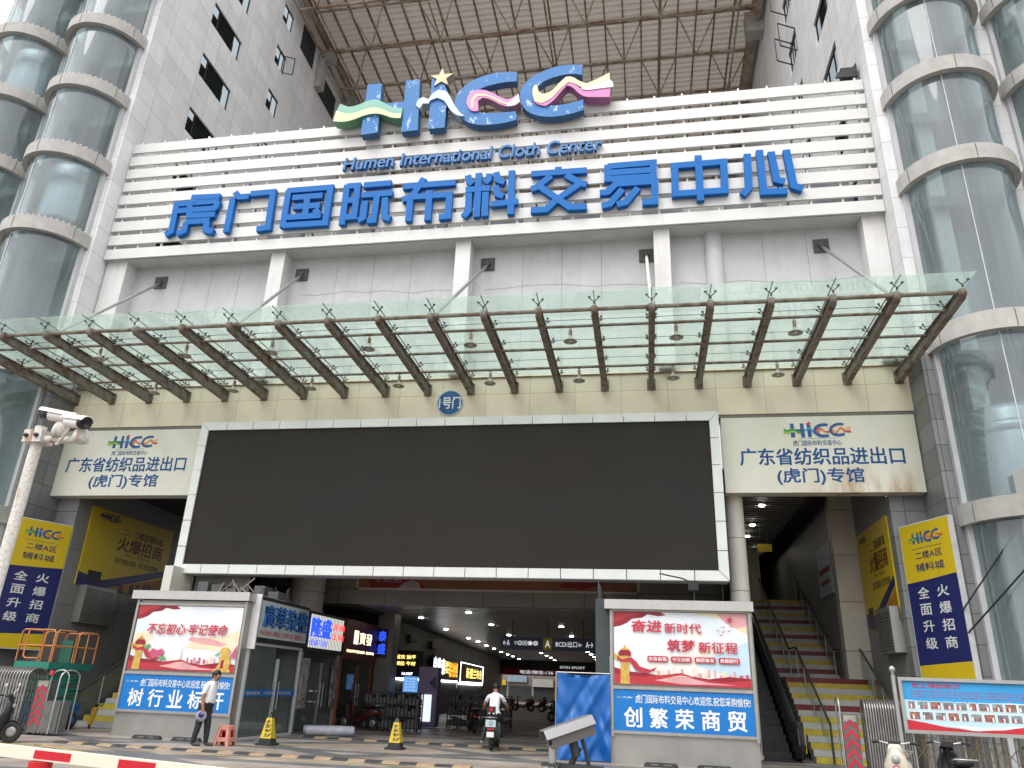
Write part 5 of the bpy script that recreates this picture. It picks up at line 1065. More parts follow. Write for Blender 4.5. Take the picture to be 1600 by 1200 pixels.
# yellow bollard-like trolley handle
t=thing('yellow_pump','slim yellow hand pump standing by the blue wheel of the lift','pump',(-16.95,22.9,0))
q=MB(); q.tube([(-16.97,22.9,.12),(-16.87,22.9,.60)],[.07,.08],10); q.build('body',mat('pump_yellow',(.55,.33,.02),.4),t)
q=MB(); q.tube([(-16.88,22.9,.58),(-16.85,22.9,.70),(-16.7,22.9,.64),(-16.65,22.9,.70)],.018,6); q.build('handle',BLACK,t); q=MB(); q.tube([(-16.97,22.9,0),(-16.97,22.9,.14)],.035,8); q.build('foot',BLACK,t)
# ---------------------------------------------------------------- retractable gates
GST=mat('grimy_gate_steel',(.27,.26,.25),.35,.75,.25,5,.3); ARROW=mat('arrow_red',(.48,.03,.055),.4,0,.25,8); PANELK=mat('worn_panel',(.33,.31,.27),.6,.2,.35,9)
def gate(label,head,ang,seed):
    'head = front bottom centre of the head unit; the hoops trail away along +u'
    t=thing('retractable_gate',label,'gate',head); fr=FR(head,ang); rr=random.Random(seed); H=1.6
    q=MB(); q.fbox(fr,-.17,.17,.06,1.36,-.34,0); hd=q.build('head_unit',mat('grimy_head_steel',(.15,.145,.135),.5,.4,.3,4,.3),t)
    q=MB()
    for k in range(5):
        z=.2+k*.2; q.prism([(-.15,z),(0,z+.16),(.15,z),(.15,z+.10),(0,z+.26),(-.15,z+.10)],fr,.004,.006,0)
    q.build('red_arrow',ARROW,hd)
    q=MB(); q.fbox(fr,-.14,.14,1.2,1.34,.002,.006); q.build('worn_plate',PANELK,hd)
    q=MB()
    for a in (-.11,.11): q.lathe([(0,-.03),(.06,-.03),(.06,.03),(0,.03)],fr.p(a,.06,-.1),12,axis=tuple(fr.u))
    q.build('caster',RUBBER,hd)
    return t,fr
def hoop(q,P0,P1,H,r=.022):
    'inverted U between two floor points'
    P0=Vector(P0);P1=Vector(P1);d=(P1-P0); z=Vector((0,0,1)); w_=d.length
    pts=[P0+z*.05,P0+z*(H-.2)]+[P0+d*(.5-.5*math.cos(a))+z*(H-.2+.2*math.sin(a)) for a in [PI*k/8 for k in range(1,8)]]+[P1+z*(H-.2),P1+z*.05]
    q.tube(pts,r,7)
# left gate: hoops stacked to the left, head unit at right end
t,fr=gate('steel retractable gate folded up with red arrows on its end, beside the green lift',(-16.28,19.72,0),8,1)
for k in range(22):
    q=MB(); x=-16.6-k*.092; hoop(q,(x-.02,19.5,0),(x-.02+.05,20.15,0),1.66,.026)
    hp=q.build('hoop',GST,t)
q=MB()
for k in range(22):
    x=-16.6-k*.092
    for z in (.45,.8,1.15): q.bar((x,19.5,z),(x-.092,19.5,z+.22),.03,.008); q.bar((x,19.5,z+.22),(x-.092,19.5,z),.03,.008)
q.build('lattice',STEELD,t)
q=MB(); hoop(q,(-15.72,19.62,0),(-15.62,20.25,0),1.64,.022); hoop(q,(-16.07,19.72,0),(-15.6,19.8,0),1.64,.018); e=q.build('end_hoop',STEEL,t)
q=MB(); q.box(-16.08,-15.6,19.7,20.1,.08,.85); q.build('motor_box',mat('scuffed_grey_box',(.13,.128,.122),.7,0,.3,7,.2),t)
q=MB(); q.box(-16.12,-16.02,19.66,19.74,1.5,1.62); q.build('red_beacon',ARROW,t)
# right gate
t,fr=gate('steel and bronze retractable gate with red arrows before the staircase with red risers',(4.52,19.85,0),-4,2)
for k in range(17):
    q=MB(); x=4.85+k*.056; hoop(q,(x,19.75,0),(x+.06,20.35,0),1.68,.024); q.build('hoop',GST,t)
BRZ=mat('bronze_bar',(.32,.24,.15),.4,.6,.25,4)
for k in range(13):
    q=MB(); x=5.8+k*.24; y=19.75-.045*k; hoop(q,(x,y,0),(x+.06,y+.6,0),1.66,.028); q.build('hoop',BRZ if k%2 else STEEL,t)
q=MB()
for k in range(12):
    x=5.8+k*.24; y=19.75-.045*k
    for z in (.3,.8,1.3): q.bar((x,y-.02,z),(x+.24,y-.065,z-.3),.045,.012); q.bar((x,y-.02,z-.3),(x+.24,y-.065,z),.045,.012)
q.build('lattice',BRZ,t)
q=MB(); hoop(q,(4.33,19.9,0),(4.36,20.4,0),1.72,.02); q.build('end_hoop',STEEL,t)
# ---------------------------------------------------------------- notice board
t=thing('notice_board','steel framed notice board with rows of small photographs before the bronze gate','notice board',(6.8,18.8,0))
a0=math.degrees(math.atan2(-.30,2.9)); fr=FR((5.32,18.95,0),a0)
q=MB(); q.tube([fr.p(0,0),fr.p(0,2.2)],.05,12); q.lathe([(0,0),(.05,0),(.03,.04),(.045,.07),(.07,.12),(.055,.175),(0,.2)],fr.p(0,2.2),14); q.tube([fr.p(3.5,0),fr.p(3.5,2.2)],.05,12); q.build('post',STEEL,t)
q=MB()
for b0,b1 in ((1.05,1.12),(2.10,2.17)): q.fbox(fr,.08,3.45,b0,b1,-.06,.05)
for x in (.08,3.38): q.fbox(fr,x,x+.07,1.12,2.10,-.06,.05)
q.build('frame',STEEL,t)
NB=[mat('notice_blue',(.03,.30,.62),.35,0,.15,.8),mat('notice_pale',(.45,.65,.75),.35,0,.1,1),mat('notice_red',(.50,.025,.035),.35,0,.2,2),KWH,mat('photo_a',(.22,.23,.25),.4,0,.7,11),mat('photo_b',(.33,.16,.12),.4,0,.7,13),mat('photo_c',(.28,.32,.33),.4,0,.6,9),KTXT]
q=MB(); q.fbox(fr,.15,3.38,1.12,2.10,-.04,0,0); q.prism([(.15,1.12),(3.38,1.12),(3.38,1.66),(2.2,1.72),(1,1.66),(.15,1.72)],fr,.002,.002,1)
q.prism([(.15,1.12),(3.38,1.12),(3.38,1.25),(2.7,1.29),(2.1,1.22),(1.5,1.14),(.9,1.20),(.5,1.27),(.15,1.32)],fr,.009,.009,2); q.prism([(.8,1.24),(1.4,1.15),(2.0,1.19),(2.4,1.27),(1.6,1.22),(1.2,1.24)],fr,.011,.011,3)
rr=random.Random(8)
for j,z in enumerate((1.53,1.32)):
    x=.22
    for k in range(12):
        w_=.22 if (k+j)%5 else .15; q.prism([(x,z),(x+w_,z),(x+w_,z+.17),(x,z+.17)],fr,.005,.005,3); q.prism([(x+.01,z+.01),(x+w_-.01,z+.01),(x+w_-.01,z+.16),(x+.01,z+.16)],fr,.007,.007,4+(k*2+j)%3)
        for s_ in range(4): xx=x+.02+s_*(w_-.04)/4; q.prism([(xx,z+.02),(xx+.03,z+.02),(xx+.03,z+.08+.03*rr.random()),(xx,z+.09)],fr,.0085,.0085,(2,3,5,4)[(s_+k)%4])
        x+=w_+.03
q.build('panel',NB,t)
q=MB(); q.text('员工消防培训',fr,.35,1.28,1.96,2.06,.006,0,.02)
for k in range(3): q.text('为提高员工消防安全意识和自防自救能力市场组织全体员工开展消防培训与演练活动',fr,.3,3.2,1.88-.055*k,1.91-.055*k,.006)
q.build('lettering',KTXT,t)
# ---------------------------------------------------------------- little street objects
def cone(label,x,y,group):
    o=thing('warning_cone',label,'cone',(x,y,0),group)
    q=MB(); B=.175;T=.055
    q.box(x-.23,x+.23,y-.23,y+.23,0,.05); q.add([(x+s*B,y+u*B,.05) for s,u in ((-1,-1),(1,-1),(1,1),(-1,1))]+[(x+s*B*.86,y+u*B*.86,.17) for s,u in ((-1,-1),(1,-1),(1,1),(-1,1))],[(i,(i+1)%4,(i+1)%4+4,i+4) for i in range(4)]); q.build('base',RUBBER,o)
    q=MB(); q.add([(x+s*B*.86,y+u*B*.86,.17) for s,u in ((-1,-1),(1,-1),(1,1),(-1,1))]+[(x+s*T*1.3,y+u*T*1.3,.66) for s,u in ((-1,-1),(1,-1),(1,1),(-1,1))],[(i,(i+1)%4,(i+1)%4+4,i+4) for i in range(4)])
    q.build('body',mat('cone_yellow',(.58,.42,.03),.45,0,.1,5),o)
    q=MB(); q.add([(x+s*T*1.3,y+u*T*1.3,.66) for s,u in ((-1,-1),(1,-1),(1,1),(-1,1))]+[(x+s*T*.7,y+u*T*.7,.75) for s,u in ((-1,-1),(1,-1),(1,1),(-1,1))],[(0,1,5,4),(1,2,6,5),(2,3,7,6),(3,0,4,7),(4,5,6,7)]); q.tube([(x,y,.75),(x,y,.81)],.02,8); q.build('cap',BLACK,o)
    # print lies on the sloping front face
    class SL:
        def p(s,a,b,c=0):
            f=(b-.17)/.49; yy=y-(B*.86+(T*1.3-B*.86)*f); return Vector((x+a,yy-.004-c,b))
    q=MB()
    for k,ch in enumerate('虎国物业'): q.text(ch,SL(),-.05,.035,.53-.105*k,.61-.105*k,.0,0,.02)
    for k in range(4): z=.2+k*.11; q.prism([(.05+.0,z),(.12-.02*k,z+.06),(.12-.02*k,z+.11),(.05,z+.05)],SL(),0,0)
    q.build('print',BLACK,o); return o
cone('yellow and black warning cone in front of the pale shop door',-9.95,20.6,'yellow warning cones')
cone('yellow and black warning cone standing alone before the dark passage',-6.70,21.45,'yellow warning cones')
# plastic stool
t=thing('plastic_stool','pink plastic stool with a red one nested inside, next to the standing man','stool',(-10.75,19.85,0))
PK=mat('pink_plastic',(.62,.27,.21),.45,0,.06,5); RDP=mat('red_plastic',(.45,.03,.02),.4,0,.08,5)
def stool(q,cx,cy,zt,s0,s1,mi):
    q.box(cx-s1,cx+s1,cy-s1,cy+s1,zt-.03,zt,mi)
    for a,b in ((-1,-1),(1,-1),(1,1),(-1,1)):
        top=[(cx+a*s1,cy+b*s1),(cx+a*(s1-.10),cy+b*s1),(cx+a*(s1-.02),cy+b*(s1-.02)),(cx+a*s1,cy+b*(s1-.10))]
        for dx,dy in ((-.09*a,0),(0,-.09*b)):
            P=[(cx+a*s1,cy+b*s1,zt-.02),(cx+a*s1+dx,cy+b*s1+dy,zt-.02),(cx+a*s0+dx*.8,cy+b*s0+dy*.8,0),(cx+a*s0,cy+b*s0,0)]
            n=Vector((0,-b*.012,0)) if dx else Vector((-a*.012,0,0))
            q.add(P+[Vector(p)+n for p in P],[(0,1,2,3),(7,6,5,4),(0,4,5,1),(1,5,6,2),(2,6,7,3),(3,7,4,0)],mi)
    m=(s0+s1)/2
    for z0_,z1_ in ((zt-.10,zt-.02),(.10,.20)):
        f=s0+(s1-s0)*((z0_+z1_)/2/zt)
        for b in (-1,1): q.box(cx-f+.03,cx+f-.03,cy+b*f-.008,cy+b*f+.008,z0_,z1_,mi); q.box(cx+b*f-.008,cx+b*f+.008,cy-f+.03,cy+f-.03,z0_,z1_,mi)
q=MB(); stool(q,-10.75,19.85,.47,.215,.145,0); q.build('outer_stool',PK,t)
q=MB(); stool(q,-10.75,19.85,.43,.19,.125,0); q.build('inner_stool',RDP,t)
# fabric rolls
WRAP=mat('wrapped_fabric',(.40,.41,.47),.4,0,.25,6,.2); WRE=mat('roll_end',(.5,.5,.53),.7,0,.3,20)
for lab,a,b,r in (('longer plastic wrapped fabric roll lying in front of the striped shop',(-10.72,24.75,.15),(-9.35,25.4,.15),.15),('short plastic wrapped fabric roll lying behind the longer one',(-11.0,25.2,.14),(-9.9,25.75,.14),.14)):
    q=MB(); a=Vector(a);b=Vector(b); q.tube([a,a.lerp(b,.03),a.lerp(b,.3),a.lerp(b,.6),a.lerp(b,.97),b],[r*.85,r,r*.97,r*1.02,r,r*.85],20); q.lathe([(0,-.005),(r*.8,-.005)],a,20,1,axis=tuple(a-b)); mesh_thing(q,'fabric_roll',[WRAP,WRE],lab,'fabric roll','wrapped fabric rolls by the shops')
# speed bumps of alternating blocks
BK=mat('rubber_block_black',(.035,.035,.037),.8,0,.25,8); YB=mat('worn_yellow_block',(.30,.21,.13),.8,0,.35,8)
def bump(label,x0,y0,x1,y1,n):
    t=thing('speed_bump',label,'speed bump',((x0+x1)/2,(y0+y1)/2,0),'striped speed bumps'); a=math.degrees(math.atan2(y1-y0,x1-x0)); L_=math.hypot(x1-x0,y1-y0)
    fr=FR((x0,y0,0),a); w_=.17
    for k in range(n):
        q=MB(); u0,u1=L_*k/n,L_*(k+1)/n-.005; prof=[(-w_,.0),(-w_*.8,.025),(-w_*.4,.045),(w_*.4,.045),(w_*.8,.025),(w_,.0)]
        q.add([fr.p(u,z,c) for u in (u0,u1) for c,z in prof],[(i,i+1,i+7,i+6) for i in range(5)]+[(0,1,2,3,4,5),(11,10,9,8,7,6)]); q.build('block',BK if k%2==0 else YB,t)
bump('speed bump of black and worn yellow blocks nearest the camera',-14.2,18.15,-3.8,17.75,26); bump('speed bump of black and worn yellow blocks at the mouth of the passage',-10.4,23.95,-2.4,23.7,20)
ws=None
for lab,x,y in (('black rubber wheel stop under the lion kiosk, farther from the standing man',-13.35,20.45),('black rubber wheel stop under the lion kiosk, nearer the standing man',-12.15,20.4),('black rubber wheel stop under the skyline kiosk, nearer the blue tarpaulin',.25,20.5),('black rubber wheel stop under the skyline kiosk, nearer the escalator',1.5,20.5)):
    if ws is None:
        ws=thing('wheel_stop',lab,'wheel stop',(x,y,0),'wheel stops in front of the kiosks'); 
        q=MB(); q.add([(x+a*s,y+b*s2,z) for z,s,s2 in ((0,.42,.09),(.07,.38,.06),(.095,.36,.035)) for a,b in ((-1,-1),(1,-1),(1,1),(-1,1))],[(i,(i+1)%4,(i+1)%4+4,i+4) for i in range(4)]+[(4+i,4+(i+1)%4,8+(i+1)%4,8+i) for i in range(4)]+[(8,9,10,11)]); q.build('body',RUBBER,ws)
        q=MB(); q.box(x-.25,x-.05,y-.07,y-.066,.025,.06); q.box(x+.05,x+.25,y-.07,y-.066,.025,.06); q.build('reflector',mat('grey_reflector',(.25,.25,.25),.4),ws)
    else: dup(ws,(x,y,0),0,lab,'wheel stops in front of the kiosks')
# ---------------------------------------------------------------- barrier arm close to the camera
t=thing('barrier_arm','white barrier arm with red reflective bands resting above a round red post','barrier',(-4.2,4.4,0))
BW=mat('barrier_white',(.72,.64,.52),.45,0,.06,2,.1,dirt=(.6,.4,.2))
A=Vector((-4.45,4.50,1.205)); B=Vector((-1.9,4.5,1.107)); d=(B-A)
q=MB(); q.bar(A-d*.4,B,.05,.064); q.build('arm',BW,t)
for f0,f1 in ((.318,.416),(.54,.635),(.76,.855)):
    q=MB(); q.bar(A+d*f0,A+d*f1,.053,.046); q.build('red_band',mat('reflective_red',(.50,.015,.03),.3,0,.12,30),t)
q=MB(); q.box(-6.3,-5.9,4.3,4.8,0,1.15); q.build('cabinet',mat('barrier_cabinet',(.5,.35,.05),.5),t)
q=MB(); q.tube([(-3.6,4.5,.0),(-3.6,4.5,1.135)],.066,16); q.tube([(-3.6,4.5,.55),(-3.6,4.5,.7)],.068,16,1); mesh_thing(q,'red_support_post',[mat('post_red',(.50,.012,.02),.35,0,.1,5),BW],'round red post under the barrier arm','post')
# ---------------------------------------------------------------- twin cameras on a rusty white pole
t=thing('camera_pole','white rust streaked pole carrying two white surveillance cameras','camera pole',(-4.72,5,0))
q=MB(); q.tube([(-4.72,5,0),(-4.72,5,3.44)],.043,16); q.build('pole',RUSTW,t)
q=MB(); q.box(-4.80,-4.64,4.93,5.07,3.30,3.40); q.tube([(-4.72,5,3.34),(-4.28,4.93,3.30),(-4.22,4.92,3.29)],.03,10); q.build('cross_arm',RUSTW,t)
q=MB()
for dx in (-.045,.045): q.lathe([(0,0),(.017,0),(.017,.02),(0,.02)],(-4.72+dx,4.93,3.35),8,axis=(0,-1,0))
q.build('bolt',BLACK,t)
CW=mat('camera_white',(.74,.72,.68),.4,0,.08,5); LENS=mat('lens_black',(.012,.012,.014),.12)
def bullet(parent,c,az,el,L_=.26,r=.045,shade=True):
    d=Vector((math.cos(R(el))*math.cos(R(az)),math.cos(R(el))*math.sin(R(az)),math.sin(R(el)))); c=Vector(c); s=d.cross(Vector((0,0,1))).normalized(); u=s.cross(d)
    q=MB(); q.lathe([(0,-L_*.5),(r*.9,-L_*.5),(r,-L_*.42),(r,L_*.42),(r*1.02,L_*.45)],c,18,axis=tuple(d)); b_=q.build('camera',CW,parent)
    q=MB(); q.lathe([(r*1.03,L_*.28),(r*1.05,L_*.3),(r*1.05,L_*.5),(r*.8,L_*.5),(r*.7,L_*.46),(0,L_*.45)],c,18,axis=tuple(d)); q.build('lens_hood',LENS,b_)
    if shade:
        q=MB(); n=8; vs=[];k=L_*.58
        for e in (-k,k):
            for rr_ in (r*1.15,r*1.28): vs+=[c+d*e+(s*math.cos(PI*(.08+.84*i/n))+u*math.sin(PI*(.08+.84*i/n)))*rr_ for i in range(n+1)]
        m=n+1; fs=[]
        for i in range(n): fs+=[(i,i+1,2*m+i+1,2*m+i),(m+i,3*m+i,3*m+i+1,m+i+1),(i,m+i,m+i+1,i+1),(2*m+i,2*m+i+1,3*m+i+1,3*m+i)]
        q.add(vs,fs); q.build('sunshade',CW,b_)
    return b_
bullet(t,(-4.53,4.93,3.50),195,8,.24,.042); bullet(t,(-4.28,4.85,3.42),-20,-12,.26,.045)
q=MB()
for c in ((-4.50,4.95,3.40),(-4.26,4.90,3.33)): q.lathe([(0,-.06),(.05,-.06),(.06,-.02),(.05,.03),(.03,.06),(0,.06)],c,12)
q.tube([(-4.44,4.9,3.46),(-4.38,4.86,3.48),(-4.36,4.88,3.38),(-4.44,4.9,3.26),(-4.5,4.95,3.28)],.012,6); q.build('ball_joint',RUSTW,t)
# ---------------------------------------------------------------- boxed traffic camera on a post in the foreground
t=thing('plate_camera','grey steel housed traffic camera on a short post in the foreground, before the blue tarpaulin','camera',(-.62,5.5,0))
HS=mat('housing_alu',(.22,.215,.225),.38,.5,.06,3); HS2=mat('housing_face',(.13,.12,.112),.45,.4,.1,3)
d=Vector((-.30,-.14,-.105)).normalized(); s=d.cross(Vector((0,0,1))).normalized(); u=s.cross(d); c=Vector((-.53,5.5,1.385))
def P(a,b,e): return c+d*a+s*b+u*e
prof=[(-.062,-.055),(.062,-.055),(.062,.028),(.040,.052),(-.040,.052),(-.062,.028)]
q=MB(); L2=.165
q.add([P(-L2,a,b) for a,b in prof]+[P(L2-.02,a,b) for a,b in prof],[(0,1,2,3,4,5)[::-1],(6,7,8,9,10,11)]+[(i,(i+1)%6,(i+1)%6+6,i+6) for i in range(6)]); q.build('housing',HS2,t)
roofp=[(-.080,.010),(-.046,.064),(.046,.064),(.080,.010)]
q=MB(); q.add([P(-L2-.01,a,b) for a,b in roofp]+[P(L2+.015,a,b) for a,b in roofp]+[P(-L2-.01,a*.95,b-.006) for a,b in roofp]+[P(L2+.015,a*.95,b-.006) for a,b in roofp],[(0,1,5,4),(1,2,6,5),(2,3,7,6),(9,8,12,13),(10,9,13,14),(11,10,14,15),(4,5,13,12),(5,6,14,13),(6,7,15,14),(0,4,12,8),(3,11,15,7),(0,8,9,1),(1,9,10,2),(2,10,11,3)]); q.build('roof_cover',HS,t)
q=MB(); q.lathe([(0,0),(.038,0),(.038,.012),(.03,.012),(0,.006)],P(L2-.02,0,0),16,axis=tuple(d)); q.build('window_ring',LENS,t)
q=MB()
for a,b in ((-.045,-.04),(.045,-.04),(.045,.02),(-.045,.02)): q.lathe([(0,0),(.007,0),(.006,.006),(0,.007)],P(L2-.02,a,b),8,axis=tuple(d))
q.build('screw',STEEL,t)
q=MB(); q.tube([(-.635,5.48,1.10),(-.635,5.48,1.31)],.026,12); q.build('neck',STEEL,t)
q=MB(); q.box(-.70,-.58,5.40,5.55,1.185,1.20); q.box(-.70,-.58,5.40,5.55,1.13,1.145); q.bar((-.60,5.5,1.16),(-.30,5.5,1.155),.08,.075); q.tube([(-.635,5.48,0),(-.635,5.48,1.14)],.045,12); q.build('mount_bracket',mat('dark_mount',(.05,.055,.055),.5,.3,.2,5),t)
q=MB(); q.tube([(-.45,5.52,1.37),(-.42,5.52,1.28),(-.38,5.52,1.12),(-.37,5.52,.6),(-.5,5.5,.05)],.013,8); q.tube([(-.50,5.5,1.33),(-.48,5.5,1.24)],.03,8); q.tube([(-.52,5.5,1.18),(-.46,5.5,1.3)],.02,6); q.build('cable',BLACK,t)
# white sign panel with stays on the right tower
t=thing('side_sign_box','white sign box held by two thin black stays before a glass shaft','sign',(10,21.5,5.2))
q=MB(); q.box(9.62,9.82,19.0,21.3,4.6,7.35); q.build('box',WHITE,t)
q=MB(); q.box(9.58,9.62,21.2,21.4,6.3,7.3); q.tube([(8.22,22.32,3.95),(9.66,21.2,6.15)],.022,8); q.tube([(8.27,22.32,3.4),(9.66,20.8,5.2)],.026,8); q.build('stay',BLACK,t)
t=thing('wall_floodlight','black floodlight on top of the slatted sign board beside the bare ringed tower','floodlight',(8.2,23.4,23.2))
q=MB(); q.box(7.75,8.3,23.35,23.65,23.15,23.6); q.prism([(7.5,23.1),(8.3,23.1),(8.3,23.75),(8.1,23.45),(7.6,23.35)],FR((0,23.35,0),0),0,.06); q.build('head',BLACK,t)
q=MB(); q.tube([(8.1,23.5,23.0),(8.1,23.5,23.2)],.03,6); q.build('bracket',BLACK,t)
# ---------------------------------------------------------------- scooters (local +Y is forward)
def scooter(label,body,seatm,mirrors=False,box=None,plate=True,apron=None,group='electric scooters',loc=(0,0,0),rz=0,detail=True):
    t=thing('scooter',label,'scooter',(0,0,0),group)
    for y in (-.58,.62):
        q=MB(); q.lathe([(.14,-.05),(.20,-.055),(.235,-.03),(.245,0),(.235,.03),(.20,.055),(.14,.05)],(0,y,.245),24,axis=(1,0,0)); w_=q.build('wheel',RUBBER,t)
        q=MB(); q.lathe([(0,-.03),(.06,-.035),(.14,-.02),(.14,.02),(.06,.035),(0,.03)],(0,y,.245),16,axis=(1,0,0)); q.build('rim',STEELD,w_)
    q=MB(); sec=[(-.85,.62,.06,.05),(-.72,.62,.13,.13),(-.45,.58,.16,.17),(-.2,.46,.15,.16),(-.1,.34,.15,.09),(.25,.30,.15,.05),(.36,.34,.15,.06)]
    n=12
    vs=[(wd*math.copysign(abs(math.cos(a))**.6,math.cos(a)),y,z+h*math.copysign(abs(math.sin(a))**.6,math.sin(a))) for y,z,wd,h in sec for a in [2*PI*k/n for k in range(n)]]
    q.add(vs,[(i*n+k,i*n+(k+1)%n,(i+1)*n+(k+1)%n,(i+1)*n+k) for i in range(len(sec)-1) for k in range(n)]+[list(range(n))[::-1],list(range((len(sec)-1)*n,len(sec)*n))],0,True); q.build('body',body,t)
    q=MB(); sec=[(.36,.30,.15),(.42,.5,.19),(.46,.72,.19),(.44,.86,.13),(.42,.95,.09)]
    vs=[];m=7
    for y,z,wd in sec:
        for k in range(m): a=-1+2*k/(m-1); vs.append((wd*a,y+.10*(1-a*a),z))
    for y,z,wd in sec:
        for k in range(m): a=-1+2*k/(m-1); vs.append((wd*a*.9,y-.04+.06*(1-a*a),z))
    L_=len(sec); fs=[]
    for i in range(L_-1):
        for k in range(m-1): fs.append((i*m+k,i*m+k+1,(i+1)*m+k+1,(i+1)*m+k)); fs.append(((L_+i)*m+k,(L_+i+1)*m+k,(L_+i+1)*m+k+1,(L_+i)*m+k+1))
        fs.append((i*m,(i+1)*m,(L_+i+1)*m,(L_+i)*m)); fs.append((i*m+m-1,(L_+i)*m+m-1,(L_+i+1)*m+m-1,(i+1)*m+m-1))
    fs.append(tuple(range((L_-1)*m,L_*m))+tuple(range((2*L_-1)*m,2*L_*m))[::-1])
    q.add(vs,fs,0,True); q.build('front_shield',apron or body,t)
    q=MB(); q.tube([(0,.62,.245),(0,.5,.6),(0,.42,1.0)],.028,8); q.lathe([(.25,-.07),(.27,-.07),(.27,.07),(.25,.07)],(0,.62,.245),18,axis=(1,0,0),a0=0,a1=PI); q.build('fork',BLACK,t)
    q=MB(); q.lathe([(0,0),(.06,.0),(.065,.02),(.05,.045),(0,.055)],(0,.535,.80),14,axis=(0,1,.2)); h=q.build('headlight',mat('headlight_glass',(.3,.3,.29),.1),t)
    q=MB(); q.add([(a*wd,y,z) for y,z,wd in ((.46,.86,.12),(.50,.97,.10),(.42,1.03,.07),(.34,.98,.09)) for a in (-1,1)],[(0,1,3,2),(2,3,5,4),(4,5,7,6)],0,True); q.build('handlebar_cowl',body,t)
    q=MB(); q.tube([(-.34,.27,1.03),(-.22,.36,1.05),(0,.42,1.0),(.22,.36,1.05),(.34,.27,1.03)],.016,8); hb=q.build('handlebar',STEEL,t)
    for s in (-1,1):
        q=MB(); q.tube([(s*.34,.27,1.03),(s*.22,.355,1.048)],.021,8); q.build('grip',RUBBER,hb)
        if mirrors:
            q=MB(); q.tube([(s*.24,.36,1.05),(s*.33,.40,1.20)],.007,6); q.lathe([(0,0),(.055,0),(.06,.012),(0,.02)],(s*.34,.40,1.25),12,axis=(0,1,0)); q.build('mirror',CW,hb)
    q=MB(); q.box(-.09,.09,.33,.43,.98,1.06); q.build('dashboard',BLACK,hb)
    q=MB(); sec=[(-.82,.13,.80),(-.7,.15,.82),(-.4,.145,.80),(-.15,.10,.77)]; n=10
    vs=[(wd*math.cos(a),y,z+.055*math.sin(a)) for y,wd,z in sec for a in [2*PI*k/n for k in range(n)]]
    q.add(vs,[(i*n+k,i*n+(k+1)%n,(i+1)*n+(k+1)%n,(i+1)*n+k) for i in range(3) for k in range(n)]+[list(range(n))[::-1],list(range(3*n,4*n))],0,True); q.build('seat',seatm,t)
    q=MB(); q.tube([(.14,-.7,.84),(.16,-.92,.86),(-.16,-.92,.86),(-.14,-.7,.84)],.015,8); q.build('grab_rail',STEEL,t)
    q=MB(); q.add([(a*.11,y,z) for y,z in ((-.62,.52),(-.86,.46),(-.92,.36)) for a in (-1,1)],[(0,1,3,2),(2,3,5,4)]); q.build('rear_fender',BLACK,t)
    q=MB(); q.box(-.09,.09,-.885,-.86,.54,.60); q.build('tail_light',mat('tail_light_red',(.40,.02,.02),.3),t)
    if plate:
        q=MB(); q.box(-.10,.10,-.915,-.905,.36,.50); q.build('number_plate',KWH,t)
    if box=='round':
        q=MB(); q.box(-.14,.14,-.90,-.88,.62,.80); p_=q.build('rear_plate',mat('pale_plate',(.5,.6,.62),.4),t)
        q=MB(); q.disc(FR((0,-.90,.71),0),0,0,.05,.001,.004,0,20); q.disc(FR((0,-.90,.71),0),0,0,.035,.004,.006,1,20); q.build('round_mark',[NAVY,MATS['pale_plate']],p_)
        q=MB(); q.box(-.12,.12,-.94,-.86,.98,1.14); q.tube([(0,-.88,.84),(0,-.90,1.0)],.02,6); bk=q.build('backrest',BLACK,t)
        q=MB(); q.disc(FR((0,-.94,1.06),0),0,0,.055,.001,.004,0,20); q.build('red_mark',mat('tail_light_red',(.4,.02,.02)),bk)
    q=MB(); q.tube([(.12,-.05,.28),(.16,-.1,.02)],.014,6); q.build('stand',BLACK,t)
    t.location=loc; t.rotation_euler=(0,0,rz); return t
SW=mat('scooter_cream',(.52,.48,.39),.3,0,.06,3); SK=mat('scooter_black_paint',(.018,.018,.02),.25,0,.2,3); SGR=mat('scooter_slate',(.10,.14,.16),.3,0,.1,3); SRED=mat('scooter_dark_maroon',(.06,.012,.014),.3)
scooter('scooter ridden by the man in a white shirt at the mouth of the passage',SGR,BLACK,box='round',loc=(-4.33,23.1,0),rz=R(3))
scooter('parked black scooter with a round white mirror beside the folded gate',SK,BLACK,mirrors=True,loc=(-15.45,17.15,0),rz=R(-72))
sc=scooter('parked cream scooter with a red badge before the notice board',SW,mat('brown_seat',(.16,.12,.10),.6),loc=(4.05,14.75,0),rz=R(160))
q=MB(); fr=FR((0,.555,.66),180); q.disc(fr,0,0,.06,.0,.012,0,20); q.disc(fr,0,0,.042,.012,.015,1,20); o=q.build('round_badge',[ARROW,SW]); o.parent=sc
scooter('parked black scooter with a white number plate next to the cream one',SK,BLACK,loc=(4.95,14.9,0),rz=R(-8))
scooter('parked dark scooter under the far end of the notice board',SK,BLACK,loc=(6.35,14.6,0),rz=R(15))
ds=scooter('dark scooter parked by the maroon shop',SRED,BLACK,loc=(-10.55,29.0,0),rz=R(80),plate=False)
for i,(x,y,rz,lab) in enumerate(((-6.7,31,20,'dark scooter parked against the goods racks, nearest the passage mouth'),(-3.3,36,-10,'dark scooter parked behind the rider near the blue tarpaulin'),(-2.6,40,60,'dark scooter standing deep in the passage beside the right wall'),(-4.6,44,75,'dark scooter standing deepest in the passage before the bright street'))):
    dup(ds,(x,y,0),R(rz),lab,'electric scooters')
for i in range(7): dup(ds,(-10.6+i*1.05+.2*(i%2),60+1.3*(i%3),0),R(70+25*(i%3)),'dark scooter parked far down the passage, '+ORD[i]+' from the shop wall side','electric scooters')
